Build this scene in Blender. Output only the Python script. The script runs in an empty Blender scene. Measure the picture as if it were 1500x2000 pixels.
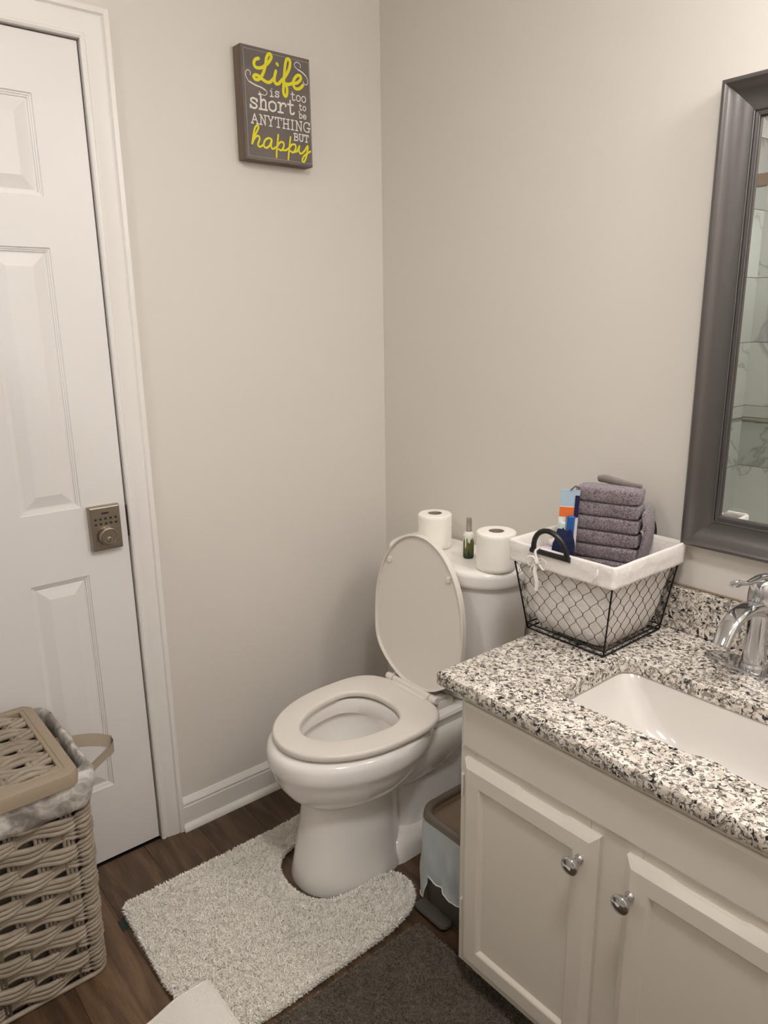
import bpy, bmesh, math, random
import numpy as np
from mathutils import Vector, Matrix, noise as mnoise
R = random.Random(7)
S = bpy.context.scene
col = S.collection
pi = math.pi

# ------------------------------------------------------------------ camera
cam_d = bpy.data.cameras.new('camera')
cam = bpy.data.objects.new('camera', cam_d)
col.objects.link(cam)
S.camera = cam
CX, CY, CZ, YAW, PIT, ROL, F = 1.8246, -1.5167, 1.4348, 0.8801, -0.2551, -0.0137, 1448.7
fwd = Vector((-math.sin(YAW) * math.cos(PIT), math.cos(YAW) * math.cos(PIT), math.sin(PIT)))
r0 = Vector((math.cos(YAW), math.sin(YAW), 0)); u0 = r0.cross(fwd)
rv = math.cos(ROL) * r0 + math.sin(ROL) * u0
uv = -math.sin(ROL) * r0 + math.cos(ROL) * u0
M = Matrix((rv, uv, -fwd)).transposed().to_4x4()
M.translation = Vector((CX, CY, CZ))
cam.matrix_world = M
cam_d.sensor_fit = 'VERTICAL'
cam_d.sensor_height = 36.0
cam_d.lens = F / 2000 * 36.0
cam_d.clip_start = 0.02

# ------------------------------------------------------------------ world, exposure
w = bpy.data.worlds.new('world'); S.world = w; w.use_nodes = True
w.node_tree.nodes['Background'].inputs[0].default_value = (0.9, 0.85, 0.8, 1)
w.node_tree.nodes['Background'].inputs[1].default_value = 0.05
S.view_settings.view_transform = 'Standard'
S.view_settings.look = 'None'
S.view_settings.gamma = 1
S.view_settings.use_curve_mapping = False
S.view_settings.exposure = 0.04
try:
    S.cycles.use_denoising = True
    S.cycles.max_bounces = 10
    S.cycles.diffuse_bounces = 6
    S.cycles.sample_clamp_indirect = 6
except Exception:
    pass
GLOBE_POWER = 60.0      # emission of each frosted globe of the lamp over the mirror
CEIL_FILL_POWER = 68.0       # emission of the added fill lamp on the ceiling
TUB_FILL_POWER = 150.0    # emission of the added fill lamp over the tub
LAMP_COL = (1.0, 0.975, 0.97, 1)

# ------------------------------------------------------------------ helpers
def lin(c):
    return tuple(((v / 255) / 12.92 if v / 255 <= 0.04045 else ((v / 255 + 0.055) / 1.055) ** 2.4) for v in c) + (1,)

def nn(nt, t, **k):
    n = nt.nodes.new(t)
    for a, b in k.items(): setattr(n, a, b)
    return n

def mat(name, rgb, rough=0.5, metal=0.0, bump=None, var=None, spec=None, coat=0.0, sheen=0.0, trans=0.0, ior=None, alpha=None, sub=0.0):
    """bump=(scale,strength,detail,dist)  var=(scale, rgb2, lo, hi)"""
    m = bpy.data.materials.new(name); m.use_nodes = True
    nt = m.node_tree; b = nt.nodes['Principled BSDF']
    b.inputs['Base Color'].default_value = lin(rgb)
    b.inputs['Roughness'].default_value = rough
    b.inputs['Metallic'].default_value = metal
    if spec is not None: b.inputs['Specular IOR Level'].default_value = spec
    if coat: b.inputs['Coat Weight'].default_value = coat
    if sheen: b.inputs['Sheen Weight'].default_value = sheen
    if trans: b.inputs['Transmission Weight'].default_value = trans
    if ior: b.inputs['IOR'].default_value = ior
    if alpha is not None: b.inputs['Alpha'].default_value = alpha
    if sub:
        b.inputs['Subsurface Weight'].default_value = sub
        b.inputs['Subsurface Scale'].default_value = 0.01
    tc = nn(nt, 'ShaderNodeTexCoord')
    if var:
        no = nn(nt, 'ShaderNodeTexNoise'); no.inputs['Scale'].default_value = var[0]; no.inputs['Detail'].default_value = 4
        nt.links.new(tc.outputs['Object'], no.inputs['Vector'])
        cr = nn(nt, 'ShaderNodeValToRGB')
        cr.color_ramp.elements[0].position = var[2]; cr.color_ramp.elements[1].position = var[3]
        cr.color_ramp.elements[0].color = lin(rgb); cr.color_ramp.elements[1].color = lin(var[1])
        nt.links.new(no.outputs['Fac'], cr.inputs['Fac'])
        nt.links.new(cr.outputs['Color'], b.inputs['Base Color'])
    if bump:
        no = nn(nt, 'ShaderNodeTexNoise'); no.inputs['Scale'].default_value = bump[0]; no.inputs['Detail'].default_value = bump[2]
        nt.links.new(tc.outputs['Object'], no.inputs['Vector'])
        bp = nn(nt, 'ShaderNodeBump'); bp.inputs['Strength'].default_value = bump[1]; bp.inputs['Distance'].default_value = bump[3]
        nt.links.new(no.outputs['Fac'], bp.inputs['Height'])
        nt.links.new(bp.outputs['Normal'], b.inputs['Normal'])
    return m

def ramp_mat(name, stops, scale, detail=5, rough=0.5, nrough=0.6, dist=0.0, stretch=(1, 1, 1), randobj=False, bump=0.0, coat=0.0, interp='LINEAR', lac=2.0):
    m = bpy.data.materials.new(name); m.use_nodes = True
    nt = m.node_tree; b = nt.nodes['Principled BSDF']
    b.inputs['Roughness'].default_value = rough
    if coat: b.inputs['Coat Weight'].default_value = coat
    tc = nn(nt, 'ShaderNodeTexCoord'); mp = nn(nt, 'ShaderNodeMapping')
    mp.inputs['Scale'].default_value = stretch
    nt.links.new(tc.outputs['Object'], mp.inputs['Vector'])
    vec = mp.outputs['Vector']
    if randobj:
        oi = nn(nt, 'ShaderNodeObjectInfo'); mu = nn(nt, 'ShaderNodeMath', operation='MULTIPLY'); mu.inputs[1].default_value = 37.0
        nt.links.new(oi.outputs['Random'], mu.inputs[0])
        cx = nn(nt, 'ShaderNodeCombineXYZ')
        for i in range(3): nt.links.new(mu.outputs[0], cx.inputs[i])
        ad = nn(nt, 'ShaderNodeVectorMath', operation='ADD')
        nt.links.new(vec, ad.inputs[0]); nt.links.new(cx.outputs[0], ad.inputs[1]); vec = ad.outputs[0]
    no = nn(nt, 'ShaderNodeTexNoise'); no.inputs['Scale'].default_value = scale; no.inputs['Detail'].default_value = detail
    no.inputs['Roughness'].default_value = nrough; no.inputs['Distortion'].default_value = dist
    no.inputs['Lacunarity'].default_value = lac
    nt.links.new(vec, no.inputs['Vector'])
    cr = nn(nt, 'ShaderNodeValToRGB'); cr.color_ramp.interpolation = interp
    el = cr.color_ramp.elements
    el[0].position, el[0].color = stops[0][0], lin(stops[0][1])
    el[1].position, el[1].color = stops[-1][0], lin(stops[-1][1])
    for p, c in stops[1:-1]:
        e = el.new(p); e.color = lin(c)
    nt.links.new(no.outputs['Fac'], cr.inputs['Fac'])
    out = cr.outputs['Color']
    if randobj:
        hs = nn(nt, 'ShaderNodeHueSaturation')
        mr = nn(nt, 'ShaderNodeMapRange'); mr.inputs['To Min'].default_value = 0.75; mr.inputs['To Max'].default_value = 1.2
        nt.links.new(oi.outputs['Random'], mr.inputs['Value'])
        nt.links.new(mr.outputs[0], hs.inputs['Value']); nt.links.new(out, hs.inputs['Color']); out = hs.outputs['Color']
    nt.links.new(out, b.inputs['Base Color'])
    if bump:
        bp = nn(nt, 'ShaderNodeBump'); bp.inputs['Strength'].default_value = bump; bp.inputs['Distance'].default_value = 0.001
        nt.links.new(no.outputs['Fac'], bp.inputs['Height']); nt.links.new(bp.outputs['Normal'], b.inputs['Normal'])
    return m

def obj(name, verts, faces, m, parent=None, smooth=False, loc=None):
    me = bpy.data.meshes.new(name)
    me.from_pydata([tuple(v) for v in verts], [], faces)
    bm = bmesh.new(); bm.from_mesh(me); bmesh.ops.recalc_face_normals(bm, faces=bm.faces); bm.to_mesh(me); bm.free()
    if smooth:
        for p in me.polygons: p.use_smooth = True
    o = bpy.data.objects.new(name, me); col.objects.link(o)
    me.materials.append(m)
    if parent is not None: o.parent = parent
    if loc is not None: o.location = loc
    return o

def autosmooth(o, deg=35):
    me = o.data
    for p in me.polygons: p.use_smooth = True
    bm = bmesh.new(); bm.from_mesh(me)
    for e in bm.edges:
        if len(e.link_faces) == 2:
            e.smooth = e.calc_face_angle(0) < math.radians(deg)
    bm.to_mesh(me); bm.free()
    return o

def tag(o, label=None, cat=None, group=None, kind=None):
    if label: o['label'] = label
    if cat: o['category'] = cat
    if group: o['group'] = group
    if kind: o['kind'] = kind
    return o

def empty(name, loc=(0, 0, 0), **k):
    o = bpy.data.objects.new(name, None); col.objects.link(o); o.location = loc
    o.empty_display_size = 0.05
    return tag(o, **k)

class G:
    """geometry collector"""
    def __init__(s): s.v = []; s.f = []
    def add(s, v, f):
        n = len(s.v); s.v += [tuple(x) for x in v]; s.f += [tuple(i + n for i in q) for q in f]
        return s
    def loft(s, loops, cap0=False, cap1=False, close=False):
        n = len(loops[0]); v = [p for l in loops for p in l]; f = []
        L = len(loops); rng = range(L if close else L - 1)
        for i in rng:
            j = (i + 1) % L
            for k in range(n):
                f.append((i * n + k, i * n + (k + 1) % n, j * n + (k + 1) % n, j * n + k))
        if cap0: f.append(tuple(range(n))[::-1])
        if cap1: f.append(tuple((L - 1) * n + k for k in range(n)))
        return s.add(v, f)
    def grid(s, P):
        a, b = len(P), len(P[0]); v = [p for r in P for p in r]
        f = [(i * b + j, i * b + j + 1, (i + 1) * b + j + 1, (i + 1) * b + j) for i in range(a - 1) for j in range(b - 1)]
        return s.add(v, f)
    def box(s, x0, x1, y0, y1, z0, z1, r=0.0, seg=2):
        bm = bmesh.new(); bmesh.ops.create_cube(bm, size=1)
        for q in bm.verts:
            q.co = Vector(((x0 + x1) / 2 + q.co.x * (x1 - x0), (y0 + y1) / 2 + q.co.y * (y1 - y0), (z0 + z1) / 2 + q.co.z * (z1 - z0)))
        if r > 0: bmesh.ops.bevel(bm, geom=bm.edges[:], offset=r, segments=seg, profile=0.5, affect='EDGES')
        bm.verts.ensure_lookup_table()
        v = [tuple(q.co) for q in bm.verts]; f = [tuple(x.index for x in p.verts) for p in bm.faces]
        bm.free(); return s.add(v, f)
    def tube(s, pts, r, n=8, cap=True, closed=False, flat=1.0):
        pts = [Vector(p) for p in pts]; L = len(pts); loops = []; up = None
        rr = r if isinstance(r, (list, tuple)) else [r] * L
        for i, p in enumerate(pts):
            if closed: t = pts[(i + 1) % L] - pts[i - 1]
            else: t = pts[min(i + 1, L - 1)] - pts[max(i - 1, 0)]
            if t.length < 1e-9: t = Vector((0, 0, 1))
            t.normalize()
            if up is None:
                up = t.orthogonal().normalized()
            up = (up - t * up.dot(t))
            if up.length < 1e-6: up = t.orthogonal()
            up.normalize(); sd = t.cross(up)
            loops.append([p + (up * math.cos(2 * pi * k / n) + sd * math.sin(2 * pi * k / n) * flat) * rr[i] for k in range(n)])
        return s.loft(loops, cap and not closed, cap and not closed, closed)
    def lathe(s, prof, c=(0, 0, 0), ax='z', n=32, cap0=True, cap1=True):
        loops = []
        for r, h in prof:
            l = []
            for k in range(n):
                a = 2 * pi * k / n; x, y = r * math.cos(a), r * math.sin(a)
                if ax == 'z': l.append((c[0] + x, c[1] + y, c[2] + h))
                elif ax == 'y': l.append((c[0] + x, c[1] + h, c[2] + y))
                else: l.append((c[0] + h, c[1] + x, c[2] + y))
            loops.append(l)
        return s.loft(loops, cap0, cap1)
    def build(s, name, m, parent=None, smooth=False, auto=None, loc=None):
        o = obj(name, s.v, s.f, m, parent, smooth, loc)
        if auto: autosmooth(o, auto)
        return o

def catmull(P, n=8, closed=False):
    P = [Vector(p) for p in P]; out = []; L = len(P)
    for i in range(L if closed else L - 1):
        if closed: a, b, c, d = P[(i - 1) % L], P[i], P[(i + 1) % L], P[(i + 2) % L]
        else: a, b, c, d = P[max(i - 1, 0)], P[i], P[i + 1], P[min(i + 2, L - 1)]
        for k in range(n):
            t = k / n
            out.append(0.5 * ((2 * b) + (c - a) * t + (2 * a - 5 * b + 4 * c - d) * t * t + (3 * b - a - 3 * c + d) * t ** 3))
    if not closed: out.append(P[-1])
    return out

def sgnpow(v, e): return math.copysign(abs(v) ** e, v)

def egg(cx, yf, yb, hw, yw, ef=2.0, eb=2.0, n=64):
    """outline in xy, widest at yw, front towards -y"""
    out = []
    for k in range(n):
        a = 2 * pi * k / n; c, s_ = math.cos(a), math.sin(a)
        e = eb if s_ > 0 else ef
        x = cx + hw * sgnpow(c, 2 / e)
        y = yw + (yb - yw) * sgnpow(s_, 2 / e) if s_ > 0 else yw + (yw - yf) * sgnpow(s_, 2 / e)
        out.append((x, y))
    return out

def rrect(x0, x1, y0, y1, r, seg=5):
    out = []
    for cx, cy, a0 in ((x1 - r, y1 - r, 0), (x0 + r, y1 - r, pi / 2), (x0 + r, y0 + r, pi), (x1 - r, y0 + r, 3 * pi / 2)):
        for k in range(seg + 1):
            a = a0 + pi / 2 * k / seg
            out.append((cx + r * math.cos(a), cy + r * math.sin(a)))
    return out

def at(o2, z): return [(p[0], p[1], z) for p in o2]

# ------------------------------------------------------------------ materials
WALL = mat('wall_paint', (215, 209, 201), 0.6, bump=(60, 0.06, 3, 0.002))
CEILM = mat('ceiling_paint', (232, 228, 220), 0.8)
DOORM = mat('door_paint', (228, 224, 221), 0.38, bump=(90, 0.05, 4, 0.001))
TRIM = mat('trim_paint', (230, 226, 221), 0.35)
CAB = mat('cabinet_paint', (220, 212, 201), 0.42, bump=(70, 0.08, 3, 0.001))
PORC = mat('porcelain', (240, 236, 231), 0.12, coat=0.3)
SINKM = mat('sink_porcelain', (218, 213, 207), 0.15, coat=0.3)
PLAST = mat('seat_plastic', (226, 219, 211), 0.28)
CHROME = mat('chrome', (205, 205, 208), 0.08, 1.0)
NICKEL = mat('brushed_nickel', (158, 148, 134), 0.33, 1.0, bump=(150, 0.05, 2, 0.0005))
DARK = mat('dark_gap', (25, 20, 18), 0.8)
BLACKW = mat('black_metal', (22, 20, 20), 0.4, 0.6)
BLACKH = mat('black_painted_wood', (24, 22, 22), 0.35)
PAPER = mat('tissue_paper', (244, 240, 230), 0.9, bump=(260, 0.25, 2, 0.001))
CARDB = mat('cardboard_tube', (150, 138, 128), 0.9)
TERRY = mat('purple_grey_terry', (152, 136, 142), 0.95, bump=(520, 1.0, 3, 0.004), var=(260, (84, 72, 78), 0.40, 0.66), sheen=0.4)
TERRY2 = mat('taupe_terry', (138, 126, 120), 0.95, bump=(520, 0.9, 3, 0.004), sheen=0.4)
NAVY = mat('navy_terry', (12, 22, 66), 0.95, bump=(500, 1.0, 3, 0.004))
LINEN = mat('white_cotton', (226, 220, 214), 0.85, bump=(26, 0.55, 4, 0.012))
LAV = mat('lavender_cotton', (206, 196, 206), 0.85, bump=(60, 0.4, 3, 0.004))
MIRF = mat('mirror_frame_metallic', (112, 108, 107), 0.30, 0.85, bump=(30, 0.02, 2, 0.001))
MIRG = mat('mirror_glass', (224, 228, 225), 0.0, 1.0)
GLASS = bpy.data.materials.new('shower_glass'); GLASS.use_nodes = True
nt = GLASS.node_tree; nt.nodes.clear()
o_m = nn(nt, 'ShaderNodeOutputMaterial'); mx = nn(nt, 'ShaderNodeMixShader'); tr_ = nn(nt, 'ShaderNodeBsdfTransparent'); gl_ = nn(nt, 'ShaderNodeBsdfGlossy'); fr = nn(nt, 'ShaderNodeFresnel')
tr_.inputs[0].default_value = (.955, .975, .965, 1); gl_.inputs['Roughness'].default_value = .02; fr.inputs[0].default_value = 1.25
nt.links.new(fr.outputs[0], mx.inputs[0]); nt.links.new(tr_.outputs[0], mx.inputs[1]); nt.links.new(gl_.outputs[0], mx.inputs[2]); nt.links.new(mx.outputs[0], o_m.inputs[0])
WICK = ramp_mat('wicker_resin', [(0.3, (132, 119, 103)), (0.7, (166, 153, 136))], 14, rough=0.55, stretch=(1, 1, 3))
WICKD = mat('wicker_stake', (128, 117, 103), 0.6)
LIDM = mat('hamper_lid_rim', (154, 139, 119), 0.5, bump=(200, 0.05, 2, 0.001))
LINER = ramp_mat('marbled_liner', [(0.36, (128, 122, 117)), (0.47, (170, 164, 157)), (0.56, (206, 200, 194)), (0.7, (232, 227, 222))], 18, detail=4, rough=0.6, dist=0.9)
RIB = mat('taupe_ribbon', (158, 144, 128), 0.7)
RUGW = mat('white_pile', (250, 246, 238), 0.95)
RUGT = mat('white_terry_mat', (248, 243, 235), 0.95, bump=(420, 0.8, 3, 0.004))
RUGG = mat('grey_pile', (112, 101, 90), 0.95)
TAUPE = mat('taupe_plastic', (112, 102, 92), 0.4)
TAUPED = mat('dark_taupe_plastic', (84, 79, 72), 0.35)
SIGNW = ramp_mat('weathered_wood', [(0.3, (86, 72, 60)), (0.7, (120, 104, 90))], 18, rough=0.7, stretch=(1, 1, 0.3))
SIGNF = mat('charcoal_print', (98, 90, 86), 0.6, var=(12, (110, 100, 92), 0.4, 0.7))
YEL = mat('yellow_ink', (222, 212, 30), 0.6)
WHT = mat('white_ink', (226, 220, 210), 0.6)
FLOORM = ramp_mat('vinyl_plank', [(0.25, (52, 38, 28)), (0.45, (80, 60, 44)), (0.6, (106, 82, 60)), (0.8, (64, 47, 35))], 9, detail=8, rough=0.42, nrough=0.65, dist=0.6, stretch=(0.35, 3.2, 1), randobj=True, bump=0.12)
MARBLE = ramp_mat('marble_tile', [(0.30, (226, 224, 220)), (0.485, (220, 218, 214)), (0.50, (186, 185, 183)), (0.515, (218, 216, 212)), (0.8, (228, 226, 222))], 1.4, detail=5, rough=0.15, dist=.7, randobj=True)
GROUT = mat('grout', (180, 178, 174), 0.8)
TUBM = mat('tub_enamel', (236, 234, 230), 0.15)
EMIT = bpy.data.materials.new('lamp_glass'); EMIT.use_nodes = True
b_ = EMIT.node_tree.nodes['Principled BSDF']; b_.inputs['Emission Color'].default_value = LAMP_COL; b_.inputs['Emission Strength'].default_value = GLOBE_POWER
EMIC = bpy.data.materials.new('ceiling_fill_glass'); EMIC.use_nodes = True
b_ = EMIC.node_tree.nodes['Principled BSDF']; b_.inputs['Emission Color'].default_value = LAMP_COL; b_.inputs['Emission Strength'].default_value = CEIL_FILL_POWER

def granite():
    m = bpy.data.materials.new('granite'); m.use_nodes = True
    nt = m.node_tree; b = nt.nodes['Principled BSDF']; b.inputs['Roughness'].default_value = 0.16
    tc = nn(nt, 'ShaderNodeTexCoord'); mp = nn(nt, 'ShaderNodeMapping'); mp.inputs['Scale'].default_value = (1, 1, 1)
    nt.links.new(tc.outputs['Object'], mp.inputs['Vector'])
    def noise(sc, det, ro, di, off):
        mp2 = nn(nt, 'ShaderNodeMapping'); mp2.inputs['Location'].default_value = (off, off * 2, off * 3)
        nt.links.new(mp.outputs[0], mp2.inputs['Vector'])
        n = nn(nt, 'ShaderNodeTexNoise'); n.inputs['Scale'].default_value = sc; n.inputs['Detail'].default_value = det
        n.inputs['Roughness'].default_value = ro; n.inputs['Distortion'].default_value = di
        nt.links.new(mp2.outputs[0], n.inputs['Vector']); return n.outputs['Fac']
    def ramp(fac, a, b2):
        r = nn(nt, 'ShaderNodeMapRange'); r.inputs['From Min'].default_value = a; r.inputs['From Max'].default_value = b2
        nt.links.new(fac, r.inputs['Value']); return r.outputs[0]
    def mix(fac, c1, c2):
        x = nn(nt, 'ShaderNodeMix', data_type='RGBA')
        nt.links.new(fac, x.inputs[0])
        for i, c in ((6, c1), (7, c2)):
            if isinstance(c, tuple): x.inputs[i].default_value = lin(c)
            else: nt.links.new(c, x.inputs[i])
        return x.outputs[2]
    c = mix(ramp(noise(56, 3, .5, .5, 1), .42, .6), (230, 222, 211), (202, 192, 181))
    c = mix(ramp(noise(106, 3, .6, .7, 4), .525, .565), c, (142, 134, 125))
    c = mix(ramp(noise(138, 2, .5, .6, 7), .59, .62), c, (90, 86, 82))
    c = mix(ramp(noise(86, 4, .6, .8, 11), .58, .605), c, (36, 33, 32))
    c = mix(ramp(noise(45, 5, .7, 1.0, 15), .655, .68), c, (32, 28, 27))
    nt.links.new(c, b.inputs['Base Color'])
    return m
GRAN = granite()

# ------------------------------------------------------------------ room shell
XR, YF, ZC = 2.45, -2.34, 2.44
def slab(name, x0, x1, y0, y1, z0, z1, m, **k):
    o = G().box(x0, x1, y0, y1, z0, z1).build(name, m); tag(o, kind='structure', **k); return o
floor = slab('floor', -0.1, XR + .1, YF - .1, 0.1, -0.08, -0.006, DARK)
slab('ceiling', -0.1, XR + .1, YF - .1, .1, ZC, ZC + .08, CEILM)
slab('wall_back', -0.1, XR + .1, 0, 0.1, -0.01, ZC, WALL)
slab('wall_right', XR, XR + .1, YF - .1, 0, -0.01, ZC, WALL)
DY0, DY1, DZ = -0.859, -1.469, 2.03
g = G()
g.box(-0.1, 0, DY0 + .012, 0.0, -.01, ZC); g.box(-0.1, 0, YF - .1, DY1 - .012, -.01, ZC)
g.box(-0.1, 0, DY1 - .012, DY0 + .012, DZ + .012, ZC)
tag(g.build('wall_left', WALL), kind='structure')
g = G(); g.box(-0.13, -0.1, DY1 - .02, DY0 + .02, 0, DZ + .03); tag(g.build('wall_beyond_door', DARK), kind='structure')

# floor planks, running along x
PW = 0.152; pm = None
y = -1.21 + PW * 8 - 0.0
row = 0
PL = 1.22
yy = y
while yy > YF:
    offs = -(row * 0.43 % PL) - 0.05
    x = offs
    while x < XR:
        a, b2 = max(x, -0.0), min(x + PL, XR)
        ya, yb = max(yy - PW, YF), min(yy, 0.0)
        if b2 - a > .03 and yb - ya > .02:
            o = G().box(-(b2 - a) / 2 + .0003, (b2 - a) / 2 - .0003, -(yb - ya) / 2 + .0003, (yb - ya) / 2 - .0003, -.006, 0, .0005, 1).build('plank', FLOORM, floor, loc=((a + b2) / 2, (ya + yb) / 2, 0))
        x += PL
    yy -= PW; row += 1

def sweep(path, prof, name, m, parent=None, auto=30):
    """path: list of (pos, outdir, wdir) ; prof (w, t)"""
    rows = [[Vector(p) + Vector(wd) * a + Vector(od) * t for a, t in prof] for p, wd, od in path]
    return G().grid(rows)

def molding(name, p0, p1, prof, wd, od, m, parent=None):
    g = G(); rows = [[Vector(p) + Vector(wd) * a + Vector(od) * t for a, t in prof] for p in (p0, p1)]
    g.loft(rows, True, True)
    return g.build(name, m, parent, auto=30)

bprof = [(0, 0), (0, .012), (.070, .012), (.073, .010), (.077, .010), (.080, .0125), (.086, .011), (.092, .006), (.097, .004), (.097, 0)]
sprof = [(0, .012), (0, .027), (.007, .026), (.014, .021), (.018, .013), (.018, .012)]
for nm, p0, p1, od in (('baseboard_left', (0, -.792, 0), (0, 0, 0), (1, 0, 0)), ('baseboard_back', (0.0, 0, 0), (.878, 0, 0), (0, -1, 0))):
    bb = molding(nm, p0, p1, bprof, (0, 0, 1), od, TRIM); tag(bb, kind='structure')
    molding('shoe_molding', p0, p1, sprof, (0, 0, 1), od, TRIM, bb)
bb = molding('baseboard_left', (0, -1.54, 0), (0, -1.62, 0), bprof, (0, 0, 1), (1, 0, 0), TRIM); tag(bb, kind='structure')

# door casing: profile (w from the opening outward, thickness)
cprof = [(0, 0), (0, .008), (.004, .011), (.009, .011), (.012, .0085), (.016, .0085), (.020, .010), (.040, .0145), (.046, .015), (.050, .013), (.054, .0185), (.064, .0185), (.067, .016), (.068, 0)]
g = G(); rows = []
yi0, yi1, zi = DY0 + .004, DY1 - .004, DZ + .004
for (yy, zz, dy, dz) in ((yi0, 0, 1, 0), (yi0, zi, 1, 1), (yi1, zi, -1, 1), (yi1, 0, -1, 0)):
    rows.append([(t, yy + dy * a, zz + dz * a) for a, t in cprof])
g.loft(rows, True, True)
tag(g.build('trim_1', TRIM, auto=25), kind='structure')
# jamb
g = G(); g.box(-.1, 0, DY0 + .004, DY0 + .0125, 0, DZ + .004); g.box(-.1, 0, DY1 - .0125, DY1 - .004, 0, DZ + .004); g.box(-.1, 0, DY1 - .0125, DY0 + .0125, DZ + .004, DZ + .0125)
g.box(-.06, -.045, DY0 - .01, DY0 + .004, 0, DZ)
g.box(-.06, -.045, DY1, DY1 - .0125, 0, DZ)
tag(g.build('trim_2', TRIM), kind='structure')

# door leaf
XD = -0.003
cols = [(-1.362, -1.224), (-1.105, -.966)]
rws = [(.225, .823), (.997, 1.598), (1.704, 1.911)]
g = G()
g.box(XD - .035, XD - .012, DY1, DY0, .008, DZ)
ys = [DY1, cols[0][0], cols[0][1], cols[1][0], cols[1][1], DY0]
zs = [.008] + [v for r_ in rws for v in r_] + [DZ]
for i in range(5):
    for j in range(7):
        if i in (1, 3) and j in (1, 3, 5): continue
        g.add([(XD, ys[i], zs[j]), (XD, ys[i + 1], zs[j]), (XD, ys[i + 1], zs[j + 1]), (XD, ys[i], zs[j + 1])], [(0, 1, 2, 3)])
g.add([(XD, DY0, .008), (XD, DY0, DZ), (XD - .03, DY0, DZ), (XD - .03, DY0, .008)], [(0, 1, 2, 3)])
g.add([(XD, DY1, DZ), (XD, DY0, DZ), (XD - .03, DY0, DZ), (XD - .03, DY1, DZ)], [(0, 1, 2, 3)])
door = tag(g.build('door_1', DOORM), kind='structure')
for (a, b2) in cols:
    for (c, d) in rws:
        g = G(); L = []
        for ins, dx in ((0, 0), (.002, -.003), (.005, -.0035), (.0055, -.0055), (.009, -.006), (.0095, -.009), (.014, -.009), (.040, -.0015), (.041, -.0012)):
            L.append([(XD + dx, a + ins, c + ins), (XD + dx, b2 - ins, c + ins), (XD + dx, b2 - ins, d - ins), (XD + dx, a + ins, d - ins)])
        g.loft(L, False, True)
        g.build('door_panel', DOORM, door)
# keypad deadbolt
yl0, yl1, zl0, zl1 = -.955, -.879, .884, .996
g = G()
L = [[(XD, yl0, zl0), (XD, yl1, zl0), (XD, yl1, zl1), (XD, yl0, zl1)]]
for ins, dx in ((0, .015), (.0015, .0175), (.004, .019), (.0045, .019)):
    L.append([(XD + dx, yl0 + ins, zl0 + ins), (XD + dx, yl1 - ins, zl0 + ins), (XD + dx, yl1 - ins, zl1 - ins), (XD + dx, yl0 + ins, zl1 - ins)])
g.loft(L, True, True)
lock = g.build('deadbolt', NICKEL, door, auto=20)
lock['label'] = 'brushed nickel keypad deadbolt'
yc = (yl0 + yl1) / 2; zc = .921
xf = XD + .019
KEYM = mat('keypad_button', (58, 52, 47), 0.5, 0.5)
for rI in range(2):
    for k in range(5):
        G().lathe([(.0032, 0), (.0032, .0012), (.002, .0018)], (xf, yc + (k - 2) * .0125, zc + .044 - rI * .0125), 'x', 12).build('keypad_button', KEYM, lock, smooth=False)
G().box(xf, xf + .001, yc - .009, yc + .009, zc + .0555, zc + .060, .0004, 1).build('indicator_slot', KEYM, lock)
g = G(); g.lathe([(.0245, 0), (.0245, .004), (.0235, .013), (.0225, .0155), (.0195, .0165), (.0185, .015), (.018, .0145), (.006, .0145)], (xf, yc, zc), 'x', 40, False, True)
g.build('lock_cylinder', NICKEL, lock, auto=25)
G().lathe([(.007, 0), (.0068, .0025), (.005, .003)], (xf + .0145, yc, zc - .007), 'x', 20, False, True).build('keyway', mat('nickel_plug', (185, 175, 160), .25, 1.0), lock, smooth=False)
G().box(xf + .0174, xf + .0179, yc - .001, yc + .001, zc - .0115, zc - .0035).build('key_slot', DARK, lock)
g = G().box(-.05, XD + .002, DY0 + .0005, DY0 + .0035, .905, .985); 
g.build('strike_recess', mat('strike_brown', (60, 28, 22), .6), door)

# ------------------------------------------------------------------ tiled tub alcove (seen in the mirror)
AX = 1.56
wf = slab('wall_front', -0.1, XR + .1, YF - .1, YF, -.01, ZC, WALL)
slab('wall_partition', AX, AX + .11, YF, -1.63, 0, ZC, WALL)
def tile(ax, a0, a1, z0, z1, pos, parent, m=None):
    g = G(); r = .0012
    if ax == 'y': g.box(a0 + r, a1 - r, pos, pos + .008, z0 + r, z1 - r, .001, 1)
    else: g.box(pos, pos + .008, a0 + r, a1 - r, z0 + r, z1 - r, .001, 1)
    return g.build('tile', m or MARBLE, parent)
g = G().box(0.0, AX, YF, YF + .004, .4, ZC); gf = g.build('grout_bed', GROUT, wf)
zr = [.40, .678, .91]
lz = .918
rowsz = [(.40, .678), (.678, .905), (.925, .985), (.985, 1.297), (1.297, 1.602), (1.602, 1.907), (1.907, 2.212), (2.212, ZC)]
for i, (a, b2) in enumerate(rowsz):
    x = .06 - .61 + (0.0 if i % 2 else 0.0)
    while x < AX:
        a0, a1 = max(x, 0.0), min(x + .61, AX)
        if a1 - a0 > .01: tile('y', a0, a1, a, b2, YF + .003, wf)
        x += .61
g = G(); g.tube([(0, YF + .014, .915), (AX, YF + .014, .915)], .0095, 10)
LINM = mat('pencil_liner', (196, 188, 176), 0.2)
g.build('pencil_liner', LINM, wf, smooth=True)
wsd = tag(G().box(0.0, .004, YF, -1.64, .4, ZC).build('trim_3', GROUT), kind='structure')
for i, (a, b2) in enumerate(rowsz):
    for (y0, y1) in ((YF + .01, YF + .31), (YF + .31, -1.64)):
        tile('x', y0, y1, a, b2, .003, wsd)
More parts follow.
